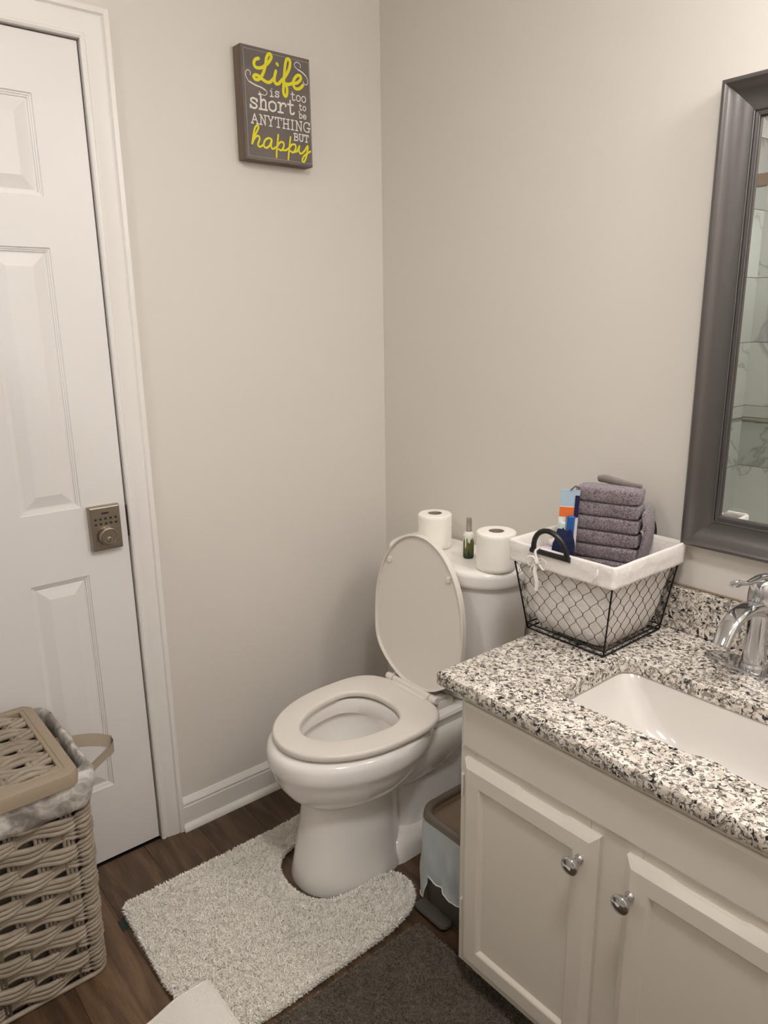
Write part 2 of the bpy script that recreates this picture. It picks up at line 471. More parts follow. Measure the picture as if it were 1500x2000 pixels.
# bathtub
bt = empty('bathtub', (0, 0, 0), label='white alcove bathtub below marble tiles, seen only in the mirror', cat='bathtub')
g = G(); cxm = AX / 2; y0, y1 = YF + .012, -1.64
o_ = rrect(.012, AX - .002, y0, y1, .01); i_ = rrect(.09, AX - .08, y0 + .06, y1 - .07, .1); i2 = rrect(.16, AX - .16, y0 + .12, y1 - .12, .12)
g.loft([at(o_, 0), at(o_, .41), at(o_, .42), at(i_, .42), at(i_, .40), at(i2, .08)], True, True)
g.build('tub_shell', TUBM, bt, auto=40)
sd = empty('shower_door', (0, 0, 0), label='framed glass shower door with a pale bronze header, seen only in the mirror', cat='shower door')
BRZ = mat('header_metal', (176, 158, 142), 0.4, 0.6)
G().box(.012, AX, -1.64, -1.60, 1.916, 1.962, .003).build('header', BRZ, sd)
G().box(.012, AX, -1.645, -1.605, .42, .445, .003).build('bottom_track', BRZ, sd)
G().box(.012, .04, -1.64, -1.60, .445, 1.916, .002).build('side_jamb', BRZ, sd)
G().box(AX - .03, AX, -1.64, -1.60, .445, 1.916, .002).build('side_jamb', BRZ, sd)
G().box(.04, .80, -1.620, -1.614, .445, 1.916).build('glass_panel', GLASS, sd)
G().box(.76, AX - .03, -1.634, -1.628, .445, 1.916).build('glass_panel', GLASS, sd)

# ------------------------------------------------------------------ lamps
vl = empty('vanity_lamp', (0, 0, 0), label='three globe bath bar lamp on the wall above the framed mirror', cat='wall lamp')
G().box(1.44, 1.96, -.03, -.001, 2.045, 2.115, .008, 3).build('back_plate', NICKEL, vl)
for k in range(3):
    x = 1.52 + .18 * k
    G().lathe([(.022, -.10), (.026, -.05), (.026, -.02)], (x, 0, 2.08), 'y', 20).build('lamp_socket', NICKEL, vl, smooth=True)
    bm = bmesh.new(); bmesh.ops.create_icosphere(bm, subdivisions=3, radius=.052)
    for q in bm.verts: q.co += Vector((x, -.15, 2.08))
    me = bpy.data.meshes.new('globe'); bm.to_mesh(me); bm.free(); me.materials.append(EMIT)
    for p in me.polygons: p.use_smooth = True
    o = bpy.data.objects.new('globe', me); col.objects.link(o); o.parent = vl
cl = empty('ceiling_fill_lamp', (0, 0, 0), label='round frosted fill lamp added on the ceiling, out of view', cat='fill lamp')  # unseen fill light, added to lift the rug, cabinet front and lower walls
G().lathe([(.17, 0), (.17, -.02), (.15, -.024)], (1.60, -1.05, ZC), 'z', 32).build('lamp_base', NICKEL, cl, auto=30)
G().lathe([(.15, -.02), (.145, -.04), (.10, -.065), (.01, -.075)], (1.60, -1.05, ZC), 'z', 32).build('diffuser', EMIC, cl, smooth=True)

sl = empty('tub_fill_lamp', (0, 0, 0), label='small recessed fill lamp added over the bathtub, out of view', cat='fill lamp')  # added fill light, brightens the mirrored tile alcove and the cabinet front
G().lathe([(.09, 0), (.09, -.006), (.072, -.008)], (.80, -1.98, ZC), 'z', 28).build('trim_ring', CEILM, sl, auto=30)
EMIS = EMIC.copy(); EMIS.name = 'tub_fill_glass'; EMIS.node_tree.nodes['Principled BSDF'].inputs['Emission Strength'].default_value = TUB_FILL_POWER
G().lathe([(.072, -.008), (.001, -.010)], (.80, -1.98, ZC), 'z', 28).build('diffuser', EMIS, sl)

# ------------------------------------------------------------------ mirror
mr = empty('wall_mirror', (0, 0, 0), label='tall mirror in a broad grey-brown scooped frame above the granite counter', cat='mirror')
MX0, MX1, MZ0, MZ1 = 1.042, 1.82, .951, 1.859
fprof = [(0, -.001), (0, -.031), (.004, -.034), (.007, -.034), (.010, -.0325), (.014, -.028), (.020, -.0225), (.030, -.0175), (.045, -.0145), (.0575, -.0138), (.0578, -.0172), (.0588, -.0182), (.0602, -.0182), (.0612, -.0172), (.0615, -.0130), (.0672, -.0125), (.0675, -.0155), (.0685, -.0163), (.0697, -.0163), (.0705, -.0155), (.071, -.010), (.0735, -.009), (.0735, -.001)]
sides = [[(MX0, MZ0), (MX0, MZ1), 1, 0], [(MX0, MZ1), (MX1, MZ1), 0, 0], [(MX1, MZ1), (MX1, MZ0), 0, 0], [(MX1, MZ0), (MX0, MZ0), 0, 0]]
cn = [(MX0, MZ0, 1, 1), (MX0, MZ1, 1, -1), (MX1, MZ1, -1, -1), (MX1, MZ0, -1, 1)]
for k in range(4):
    g = G(); rows = []
    for c in (cn[k], cn[(k + 1) % 4]):
        rows.append([(c[0] + c[2] * a, t, c[1] + c[3] * a) for a, t in fprof])
    g.loft(rows, True, True); g.build('frame_rail', MIRF, mr, auto=22)
gx0, gx1, gz0, gz1 = MX0 + .070, MX1 - .070, MZ0 + .070, MZ1 - .070
g = G(); bw = .0245; tilt = .00042
g.loft([[(gx0, -.0088 + tilt, gz0), (gx1, -.0088 + tilt, gz0), (gx1, -.0088 + tilt, gz1), (gx0, -.0088 + tilt, gz1)],
        [(gx0 + bw, -.0088, gz0 + bw), (gx1 - bw, -.0088, gz0 + bw), (gx1 - bw, -.0088, gz1 - bw), (gx0 + bw, -.0088, gz1 - bw)]], False, True)
g.loft([[(gx0, -.0088 + tilt, gz0), (gx1, -.0088 + tilt, gz0), (gx1, -.0088 + tilt, gz1), (gx0, -.0088 + tilt, gz1)],
        [(gx0, -.004, gz0), (gx1, -.004, gz0), (gx1, -.004, gz1), (gx0, -.004, gz1)]], False, True)
g.build('mirror_glass', MIRG, mr)

# ------------------------------------------------------------------ wall sign
sg = empty('wall_sign', (0, 0, 0), label='charcoal box sign with yellow and white lettering on the wall beside the door', cat='wall sign')
SY0, SY1, SZ0, SZ1, SX = -.476, -.272, 1.831, 2.091, .038
G().box(.001, SX - .0015, SY0, SY1, SZ0, SZ1, .0012, 1).build('box_frame', SIGNW, sg)
G().box(SX - .0016, SX, SY0 + .0008, SY1 - .0008, SZ0 + .0008, SZ1 - .0008).build('face_print', SIGNF, sg)
LINEM = mat('grey_line', (168, 160, 150), .6)
g = G(); q = .008; t = .0009
for (a, b2, c, d) in ((SY0 + q, SY1 - q * .35, SZ1 - q - t, SZ1 - q), (SY0 + q, SY1 - q * .35, SZ0 + q, SZ0 + q + t), (SY0 + q, SY0 + q + t, SZ0 + q, SZ1 - q), (SY1 - q * .35 - t, SY1 - q * .35, SZ0 + q, SZ1 - q)):
    g.box(SX - .0002, SX + .0002, a, b2, c, d)
g.build('border_line', LINEM, sg)
HH = [1.16742647e-03, -4.01637547e-05, -4.84696191e-01, 8.23208576e-05, -7.35868154e-04, 1.02725789, -8.91998643e-05, -2.66067901e-05]
def sgp(px, py):
    d = HH[6] * px + HH[7] * py + 1
    u = (HH[0] * px + HH[1] * py + HH[2]) / d; v = (HH[3] * px + HH[4] * py + HH[5]) / d
    return (-.4705 + u * (.2005 - .001 * (1 - v)) , 1.831 + v * .2595)
def ribbon(g, pts, wd, smooth=True, lay=0):
    """flat stroke in sign plane; pts (y,z), wd width(s)"""
    P = [Vector((p[0], p[1], 0)) for p in pts]
    if smooth and len(P) > 2: P = catmull(P, 7)
    n = len(P); ws = wd if callable(wd) else (lambda t: wd)
    X = SX + .0003 + .00014 * lay
    L, Rr = [], []
    for i, p in enumerate(P):
        t = P[min(i + 1, n - 1)] - P[max(i - 1, 0)]
        if t.length < 1e-9: t = Vector((1, 0, 0))
        t.normalize(); nv = Vector((-t.y, t.x, 0)) * ws(i / (n - 1)) / 2
        L.append(p + nv); Rr.append(p - nv)
    v = [(X + .0005 * i / n, a.x, a.y) for i, a in enumerate(L)] + [(X + .0005 * i / n, a.x, a.y) for i, a in enumerate(Rr)]
    f = [(i, i + 1, n + i + 1, n + i) for i in range(n - 1)]
    g.add(v, f)
    for (p, wv) in ((P[0], ws(0)), (P[-1], ws(1))):
        m = 10; c = [(X - .00001, p.x + wv / 2 * math.cos(2 * pi * k / m), p.y + wv / 2 * math.sin(2 * pi * k / m)) for k in range(m)]
        g.add(c, [tuple(range(m))])
K = .2 / 770  # metres per traced unit
def script(name, strokes, wd, mt):
    g = G()
    for i, st in enumerate(strokes):
        w_ = wd
        if isinstance(st, tuple): st, w_ = st
        ribbon(g, [sgp(*p) for p in st], w_ * K, lay=i % 7)
    o = g.build(name, mt, sg); return o
script('yellow_word_life', [
    [(607, 312), (570, 325), (552, 368), (572, 412), (630, 420), (690, 385), (738, 330), (752, 285), (728, 262), (698, 300), (680, 400), (655, 480), (612, 545), (570, 552), (545, 520), (570, 500), (615, 520), (665, 565), (715, 585), (755, 560), (785, 520)],
    [(800, 455), (782, 530), (790, 590), (825, 598), (862, 560), (900, 520), (945, 440), (962, 365), (950, 322), (922, 325), (905, 390), (893, 500), (882, 620), (880, 700), (898, 738), (918, 715), (920, 650), (905, 600), (940, 605), (985, 590)],
    [(812, 372), (820, 384)],
    [(985, 592), (1035, 585), (1075, 545), (1070, 508), (1035, 505), (1000, 550), (990, 605), (1015, 650), (1060, 650), (1100, 612)]], 30, YEL)
script('yellow_word_happy', [
    [(512, 1290), (530, 1220), (565, 1150), (590, 1095), (578, 1072), (552, 1095), (532, 1170), (512, 1290)],
    [(516, 1270), (550, 1205), (588, 1190), (600, 1225), (580, 1285), (600, 1312), (640, 1290)],
    [(735, 1225), (700, 1212), (660, 1240), (645, 1295), (672, 1322), (712, 1295), (738, 1230), (728, 1300), (748, 1332), (785, 1310)],
    [(812, 1172), (800, 1270), (790, 1350), (787, 1425)],
    [(800, 1300), (825, 1260), (862, 1255), (872, 1295), (845, 1345), (812, 1335)],
    [(850, 1340), (890, 1345), (925, 1320)],
    [(948, 1195), (934, 1300), (924, 1380), (918, 1445)],
    [(934, 1320), (960, 1282), (998, 1278), (1006, 1318), (978, 1365), (944, 1352)],
    [(985, 1362), (1020, 1350), (1048, 1290), (1040, 1345), (1062, 1378), (1100, 1350), (1140, 1290), (1132, 1360), (1115, 1430), (1092, 1470), (1075, 1450), (1100, 1400), (1168, 1350)]], 19, YEL)
script('white_flourish', [
    [(512, 500), (505, 460), (478, 442), (458, 465), (460, 515), (495, 575), (560, 612), (630, 640), (680, 672), (695, 705), (670, 730), (630, 718), (605, 688)],
    ([(498, 575), (560, 613), (630, 642), (676, 672)], 13)], 7, WHT)
script('white_flourish', [
    [(1075, 415), (1075, 380), (1040, 352), (1012, 368), (1012, 400), (1045, 435), (1095, 468), (1140, 520), (1155, 575), (1140, 608), (1112, 595), (1102, 570)],
    ([(1050, 438), (1095, 468), (1135, 512)], 12)], 7, WHT)
GL = {
 'i': [[(.5, 0), (.5, 1), (.2, 1)], [(.15, 0), (.85, 0)], [(.47, 1.36), (.53, 1.38)]],
 's': [[(.9, .95), (.9, .72)], [(.9, .8), (.6, 1), (.25, .95), (.15, .75), (.35, .58), (.7, .45), (.88, .25), (.7, .04), (.4, 0), (.12, .2)], [(.1, .3), (.1, .03)]],
 't': [[(.42, 1.42), (.42, .25), (.58, .02), (.85, .06), (.95, .2)], [(.1, 1), (.85, 1)]],
 'o': [[(.5, 1), (.15, .82), (.08, .5), (.15, .18), (.5, 0), (.85, .18), (.92, .5), (.85, .82), (.5, 1)]],
 'h': [[(0.0, 1.5), (.22, 1.5)], [(.22, 1.5), (.22, 0)], [(.02, 0), (.42, 0)], [(.22, .65), (.4, .95), (.65, 1), (.8, .8), (.8, .5), (.8, 0)], [(.6, 0), (1, 0)]],
 'r': [[(.05, 1), (.3, 1)], [(.3, 1), (.3, 0)], [(.05, 0), (.62, 0)], [(.3, .55), (.5, .92), (.78, 1), (.95, .85), (.93, .72)]],
 'b': [[(.0, 1.6), (.2, 1.6)], [(.2, 1.6), (.2, 0)], [(.2, .5), (.3, .9), (.6, 1), (.88, .8), (.92, .5), (.85, .15), (.55, 0), (.3, .1), (.2, .4)]],
 'e': [[(.1, .52), (.92, .52)], [(.92, .52), (.85, .85), (.5, 1), (.15, .82), (.08, .5), (.2, .12), (.5, 0), (.92, .15)]],
 'A': [[(.12, 0), (.46, 1)], [(.46, 1), (.88, 0)], [(.26, .38), (.72, .38)], [(0, 0), (.3, 0)], [(.7, 0), (1, 0)]],
 'N': [[(.18, 0), (.18, 1)], [(.18, 1), (.84, 0)], [(.84, 0), (.84, 1)], [(0, 0), (.36, 0)], [(0, 1), (.2, 1)], [(.66, 1), (1, 1)]],
 'Y': [[(.12, 1), (.5, .48)], [(.88, 1), (.5, .48)], [(.5, .48), (.5, 0)], [(.3, 0), (.7, 0)], [(0, 1), (.28, 1)], [(.72, 1), (1, 1)]],
 'T': [[(.5, 1), (.5, 0)], [(.04, 1), (.96, 1)], [(.04, 1), (.04, .78)], [(.96, 1), (.96, .78)], [(.3, 0), (.7, 0)]],
 'H': [[(.18, 0), (.18, 1)], [(.82, 0), (.82, 1)], [(.18, .5), (.82, .5)], [(0, 0), (.36, 0)], [(.64, 0), (1, 0)], [(0, 1), (.36, 1)], [(.64, 1), (1, 1)]],
 'I': [[(.5, 0), (.5, 1)], [(.2, 0), (.8, 0)], [(.2, 1), (.8, 1)]],
 'G': [[(.9, .72), (.8, .93), (.5, 1), (.18, .85), (.06, .5), (.18, .15), (.5, 0), (.78, .06), (.84, .2)], [(.84, .42), (.84, .02)], [(.58, .42), (1, .42)], [(.9, .98), (.9, .7)]],
 'B': [[(.18, 0), (.18, 1)], [(0, 1), (.5, 1), (.78, .9), (.78, .65), (.5, .53), (.18, .53)], [(.5, .53), (.85, .42), (.88, .12), (.55, 0), (0, 0)]],
 'U': [[(.16, 1), (.16, .3), (.3, .04), (.55, 0), (.8, .1), (.84, .35), (.84, 1)], [(0, 1), (.34, 1)], [(.66, 1), (1, 1)]],
}
def word(name, text, bl, br, hl, hr, wd, gap=.18, wide=None):
    g = G(); n = len(text)
    ws = [(wide or {}).get(c, 1.0) for c in text]; tot = sum(ws) + gap * (n - 1); x = 0; lay = 0
    for c, wv in zip(text, ws):
        for st in GL[c]:
            pts = []
            for (a, b2) in st:
                t = (x + a * wv) / tot; h = hl + (hr - hl) * t
                pts.append(sgp(bl[0] + (br[0] - bl[0]) * t, bl[1] + (br[1] - bl[1]) * t - b2 * h))
            ribbon(g, pts, wd * K, smooth=len(st) > 3, lay=lay % 7); lay += 1
        x += wv + gap
    g.build(name, WHT, sg)
word('white_word_is', 'is', (722, 740), (832, 752), 62, 64, 11)
word('white_word_too', 'too', (960, 778), (1130, 808), 66, 66, 10)
word('white_word_short', 'short', (495, 868), (998, 944), 112, 105, 17, .14, {'t': .85})
word('white_word_to', 'to', (1050, 888), (1128, 902), 50, 50, 9)
word('white_word_be', 'be', (1048, 980), (1130, 994), 46, 46, 9)
word('white_word_anything', 'ANYTHING', (508, 1042), (1168, 1142), 108, 106, 11, .16, {'I': .6, 'A': 1.15})
word('white_word_but', 'BUT', (988, 1228), (1150, 1252), 76, 76, 11)

# ------------------------------------------------------------------ toilet
TX = .417
tl = empty('toilet', (TX, -.35, 0), label='white two-piece toilet with the lid raised against its tank', cat='toilet')
def tp(g, name, m, auto=40, parent=None):
    o = g.build(name, m, None, auto=auto); o.parent = parent or tl
    o.matrix_parent_inverse = Matrix.Translation((-TX, .35, 0)) if parent is None else Matrix.Identity(4)
    return o
N = 72
def E3(z, yf, yb, hw, yw, ef=2.0, eb=2.0, cx=TX): return at(egg(cx, yf, yb, hw, yw, ef, eb, N), z)
g = G()
g.loft([E3(0, -.660, -.34, .119, -.49, 2.3, 2.6), E3(.012, -.660, -.34, .119, -.49, 2.3, 2.6), E3(.05, -.651, -.34, .113, -.49, 2.3), E3(.12, -.637, -.34, .105, -.49, 2.3), E3(.19, -.626, -.34, .099, -.48, 2.3), E3(.222, -.622, -.34, .097, -.48, 2.2), E3(.234, -.624, -.34, .098, -.48, 2.1),
        E3(.241, -.634, -.335, .107, -.478), E3(.250, -.649, -.325, .122, -.475), E3(.270, -.669, -.30, .143, -.47), E3(.300, -.689, -.28, .162, -.465), E3(.325, -.699, -.26, .172, -.46), E3(.342, -.703, -.25, .177, -.46), E3(.350, -.708, -.245, .182, -.46), E3(.362, -.711, -.24, .185, -.46), E3(.385, -.711, -.235, .185, -.455), E3(.398, -.707, -.23, .181, -.455), E3(.405, -.697, -.24, .171, -.455),
        E3(.405, -.642, -.352, .124, -.45), E3(.395, -.634, -.356, .118, -.45), E3(.365, -.636, -.356, .120, -.45), E3(.355, -.652, -.352, .135, -.45), E3(.33, -.652, -.355, .135, -.45), E3(.29, -.63, -.36, .115, -.46), E3(.24, -.585, -.38, .085, -.46), E3(.20, -.55, -.39, .065, -.46), E3(.15, -.52, -.40, .045, -.46)], True, True)
# deck under the tank, foot and trapway behind the pedestal
def D(z, y0, y1, hw, r=.03): return at(rrect(TX - hw, TX + hw, y0, y1, r, 4), z)
g.loft([D(.345, -.30, -.03, .09), D(.36, -.32, -.03, .115), D(.395, -.33, -.025, .13), D(.403, -.33, -.028, .127), D(.405, -.33, -.035, .12)], True, True)
g.loft([D(0, -.44, -.12, .114, .05), D(.035, -.43, -.13, .110, .05), D(.052, -.42, -.14, .102, .05), D(.064, -.41, -.15, .080, .04)], True, True)
g.loft([D(.05, -.37, -.10, .075, .06), D(.2, -.37, -.08, .068, .06), D(.30, -.36, -.06, .075, .06), D(.36, -.355, -.05, .10, .06)], True, True)
tp(g, 'bowl', PORC, 38)
# rounded hull behind the bowl, under the deck
g = G(); g.loft([D(.364, -.345, -.06, .118, .06), D(.350, -.345, -.07, .128, .07), D(.32, -.350, -.09, .128, .08), D(.285, -.355, -.11, .118, .08), D(.25, -.362, -.14, .103, .07), D(.215, -.37, -.17, .085, .06), D(.18, -.37, -.20, .060, .05)], True, True)
tp(g, 'hull', PORC, 60)
g = G(); g.loft([E3(.205, -.548, -.382, .064, -.46)], True); tp(g, 'water', mat('water', (190, 188, 182), .03, coat=.5), 30)
# seat
def ring(zb, zt, O, I, r=.006):
    (yf, yb, hw, yw, ef, eb), (yf2, yb2, hw2, yw2, ef2, eb2) = O, I
    L = []
    for k in range(5):
        a = pi / 2 * k / 4; d = r * (1 - math.sin(a)); L.append(E3(zb + r - r * math.cos(a) * 0 + (0 if k else -r) + 0, yf + d, yb - d, hw - d, yw, ef, eb) if False else None)
    L = []
    def lp(ins, z): L.append(E3(z, yf + ins, yb - ins, hw - ins, yw, ef, eb))
    def li(ins, z): L.append(E3(z, yf2 - ins, yb2 + ins, hw2 + ins, yw2, ef2, eb2))
    for k in range(5):
        a = pi / 2 * k / 4; lp(r - r * math.sin(a), zb + r - r * math.cos(a) )
    for k in range(5):
        a = pi / 2 * k / 4; lp(r - r * math.cos(a), zt - r + r * math.sin(a))
    for k in range(5):
        a = pi / 2 * k / 4; li(r - r * math.sin(a), zt - r + r * math.cos(a))
    for k in range(5):
        a = pi / 2 * k / 4; li(r - r * math.cos(a), zb + r - r * math.sin(a))
    return L
g = G(); g.loft(ring(.411, .431, (-.692, -.262, .179, -.44, 2.05, 3.4), (-.620, -.356, .109, -.438, 2.0, 2.3), .008), close=True)
g.box(TX - .072, TX + .072, -.285, -.258, .418, .436, .006, 3)
g.lathe([(.009, -.074), (.0095, -.072), (.0095, .072), (.009, .074)], (TX, -.262, .4345), 'x', 18)
tp(g, 'seat', PLAST, 40)
G_h = []
for s_ in (-1, 1):
    g = G(); g.lathe([(.0095, -.013), (.0108, -.010), (.0108, .010), (.0095, .013)], (TX + s_ * .090, -.262, .4345), 'x', 18)
    g.box(TX + s_ * .090 - .009, TX + s_ * .090 + .009, -.262, -.225, .424, .440, .004, 2)
    g.box(TX + s_ * .090 - .014, TX + s_ * .090 + .014, -.258, -.20, .4045, .427, .004, 2)
    tp(g, 'hinge', PLAST, 40)
# raised lid: outline in (x, s); face looks to -y
def lidloop(ins, off, n=N):
    """s measured up the lid"""
    o2 = egg(0, -.437 + ins, -ins, .177 - ins, -.195, 2.05, 3.0, n)   # front (top) at -.445, hinge edge at 0
    L = []
    for x, s2 in o2:
        s_ = -s2
        # chopped corners near the hinge
        k = max(0, (.115 - s_) / .115)
        x2 = x * (1 - .36 * k * k)
        zz = .436 + s_ ; yy2 = -.246 + .020 * s_ / .437
        L.append((TX + .004 + x2, yy2 + off, zz))
    return L
g = G()
g.loft([lidloop(.010, -.004), lidloop(.006, -.0042), lidloop(.0045, -.0115), lidloop(.0025, -.0125), lidloop(.0005, -.0115), lidloop(0, -.008), lidloop(0, .002), lidloop(.003, .005), lidloop(.010, .007), lidloop(.06, .008)], True, True)
tp(g, 'lid', PLAST, 35)
for s_ in (-1, 1):
    g = G(); zz = .432 + .347; a_ = .118
    g.box(TX + s_ * a_ - .006, TX + s_ * a_ + .006, -.2425, -.231, zz - .008, zz + .008, .003, 2)
    tp(g, 'lid_bumper', PLAST, 40)
# tank
g = G(); CT = TX
def TK(z, hw, yf, ins=0): return at(egg(CT, yf + ins, -.012 - ins, hw - ins, -.05, 3.0, 8, N), z)
g.loft([TK(.406, .165, -.175), TK(.412, .175, -.185), TK(.45, .186, -.192), TK(.60, .200, -.200), TK(.757, .213, -.207)], True, True)
tp(g, 'tank', PORC, 40)
g = G()
g.loft([TK(.752, .214, -.208), TK(.753, .222, -.214), TK(.757, .226, -.217), TK(.765, .227, -.2175), TK(.784, .231, -.2195), TK(.792, .230, -.219), TK(.797, .226, -.216), TK(.7995, .219, -.210), TK(.800, .208, -.203)], True, True)
tp(g, 'tank_lid', PORC, 50)
g = G(); g.lathe([(.012, 0), (.012, -.01)], (TX - .165, -.175, .70), 'y', 16); g.tube([(TX - .165, -.192, .70), (TX - .13, -.206, .697), (TX - .10, -.212, .693)], [.006, .005, .006], 10)
o = tp(g, 'flush_lever', CHROME, 40)
g = G(); g.lathe([(.016, 0), (.016, .012), (.010, .018), (.002, .020)], (TX + .088, -.28, .055), 'z', 16); tp(g, 'bolt_cap', PORC, 40)

# toilet paper
def roll(x, y, r, h, label):
    t = empty('toilet_paper_roll', (x, y, .8005), label=label, cat='toilet paper', group='toilet paper rolls on the tank lid')
    g = G(); c = .0205
    prof = [(c, 0), (r - .003, 0), (r, .003)]
    nst = 9
    for k in range(1, nst):
        prof.append((r - (.0006 if k % 2 else 0), h * k / nst))
    prof += [(r, h - .004), (r - .003, h - .0008), (r - .008, h), (c, h), (c, 0)]
    g.lathe(prof, (0, 0, 0), 'z', 48, False, False); g.build('tissue', PAPER, t, auto=50)
    G().lathe([(c - .0002, .002), (c - .0002, h - .001), (c - .0015, h - .001), (c - .0015, .002), (c - .0002, .002)], (0, 0, 0), 'z', 32, False, False).build('cardboard_core', CARDB, t, smooth=False)
roll(.345, -.106, .048, .098, 'toilet paper roll standing behind the raised lid, left of the spray bottle')
roll(.5915, -.122, .0515, .101, 'toilet paper roll standing on the tank between spray bottle and wire basket')
# spray bottle
sb = empty('spray_bottle', (.484, -.112, .8005), label='small white and green spray bottle between the two toilet paper rolls', cat='bottle')
m = bpy.data.materials.new('bottle_print'); m.use_nodes = True; nt = m.node_tree; b = nt.nodes['Principled BSDF']; b.inputs['Roughness'].default_value = .25
tc = nn(nt, 'ShaderNodeTexCoord'); sp = nn(nt, 'ShaderNodeSeparateXYZ'); nt.links.new(tc.outputs['Object'], sp.inputs[0])
mp = nn(nt, 'ShaderNodeMapping'); mp.inputs['Scale'].default_value = (1, 1, .12); nt.links.new(tc.outputs['Object'], mp.inputs['Vector'])
no = nn(nt, 'ShaderNodeTexNoise'); no.inputs['Scale'].default_value = 190; no.inputs['Detail'].default_value = 2; nt.links.new(mp.outputs[0], no.inputs['Vector'])
ma = nn(nt, 'ShaderNodeMath', operation='MULTIPLY_ADD'); nt.links.new(no.outputs['Fac'], ma.inputs[0]); ma.inputs[1].default_value = .085; ma.inputs[2].default_value = -.0425
ad = nn(nt, 'ShaderNodeMath', operation='ADD'); nt.links.new(sp.outputs[2], ad.inputs[0]); nt.links.new(ma.outputs[0], ad.inputs[1])
mrn = nn(nt, 'ShaderNodeMapRange'); mrn.inputs['From Max'].default_value = .08; nt.links.new(ad.outputs[0], mrn.inputs['Value'])
cr = nn(nt, 'ShaderNodeValToRGB'); el = cr.color_ramp.elements
el[0].position = 0.05; el[0].color = lin((18, 26, 20)); el[1].position = .72; el[1].color = lin((222, 218, 212))
for p_, c_ in ((.2, (30, 44, 30)), (.3, (44, 74, 40)), (.45, (96, 92, 40)), (.58, (60, 84, 38)), (.64, (200, 200, 184))):
    e = el.new(p_); e.color = lin(c_)
nt.links.new(mrn.outputs[0], cr.inputs['Fac']); nt.links.new(cr.outputs['Color'], b.inputs['Base Color'])
G().lathe([(.0135, 0), (.0145, .002), (.0148, .006), (.0148, .060), (.0138, .068), (.0105, .0735), (.0095, .075)], (0, 0, 0), 'z', 32).build('bottle_body', m, sb, smooth=True)
G().lathe([(.0088, .075), (.0088, .078), (.0082, .079), (.0080, .110), (.0074, .1115)], (0, 0, 0), 'z', 28).build('silver_cap', mat('satin_silver', (190, 186, 180), .22, 1.0), sb, auto=40)
g = G()
for k, (wv, zz) in enumerate(((.007, .060), (.009, .056), (.005, .052))):
    pts = [(.01495 * math.cos(a), .01495 * math.sin(a)) for a in [math.radians(-118 + t_ * 4 * wv / .009) for t_ in range(7)]]
    v = [(x, y, zz) for x, y in pts] + [(x, y, zz + .0016) for x, y in pts]
    g.add(v, [(i, i + 1, 8 + i, 7 + i) for i in range(6)])
g.build('label_lettering', mat('grey_ink', (130, 122, 124), .5), sb)

# ------------------------------------------------------------------ vanity
VX0, VX1, VYF, VZT = .882, 1.985, -.537, .715
vc = empty('vanity_cabinet', (1.25, -.27, 0), label='off-white painted bathroom vanity cabinet with panelled doors and chrome knobs', cat='cabinet')
def vp(g, name, m, auto=None, parent=None):
    o = g.build(name, m, None, auto=auto); par = parent or vc; o.parent = par
    if parent is None: o.matrix_parent_inverse = Matrix.Translation((-1.25, .27, 0))
    return o
g = G()
g.box(VX0, VX0 + .016, VYF, -.002, .058, VZT); g.box(VX1 - .016, VX1, VYF, -.002, .058, VZT)
g.box(VX0 + .016, VX1 - .016, VYF + .02, -.002, .075, .09); g.box(VX0 + .016, VX1 - .016, -.012, -.002, .09, VZT)
g.box(VX0 + .016, VX1 - .016, -.47, -.455, 0, .06); g.box(VX0, VX0 + .016, -.47, -.002, 0, .06); g.box(VX1 - .016, VX1, -.47, -.002, 0, .06)
vp(g, 'cabinet_body', CAB)
g = G(); xs = [(VX0, .925), (1.196, 1.298), (1.567, 1.669), (1.94, VX1)]
for a, b2 in xs: g.box(a, b2, VYF - .004, VYF + .018, .058, VZT, .0015, 1)
for a, b2 in ((.925, 1.196), (1.298, 1.567), (1.669, 1.94)):
    g.box(a, b2, VYF - .004, VYF + .018, .058, .10); g.box(a, b2, VYF - .004, VYF + .018, .552, VZT)
vp(g, 'face_frame', CAB)
def pan(x0, x1, z0, z1, prof, yb, scoop=None):
    g = G(); L = []
    for ins, dy in prof:
        lo = []
        n = 24
        for k in range(n + 1):       # top edge left->right
            t = k / n; x = x0 + ins + (x1 - x0 - 2 * ins) * t; z = z1 - ins
            if scoop and ins < .002:
                a = (x - scoop[0]) / .016; b3 = (scoop[1] - x) / .016
                s_ = max(0, min(1, a)) * max(0, min(1, b3)); s_ = s_ * s_ * (3 - 2 * s_); z -= scoop[2] * s_
            lo.append((x, yb + dy, z))
        lo += [(x1 - ins, yb + dy, z0 + ins), (x0 + ins, yb + dy, z0 + ins)]
        L.append(lo)
    g.loft(L, True, True); return g
Y0 = VYF - .004
vp(pan(.892, VX1 - .010, .592, .694, [(0, 0), (0, -.004), (.006, -.007), (.007, -.007)], Y0), 'drawer_front', CAB)
dprof = [(0, 0), (0, -.0095), (.0135, -.019), (.0145, -.0195), (.046, -.0195), (.049, -.018), (.054, -.0115), (.055, -.011)]
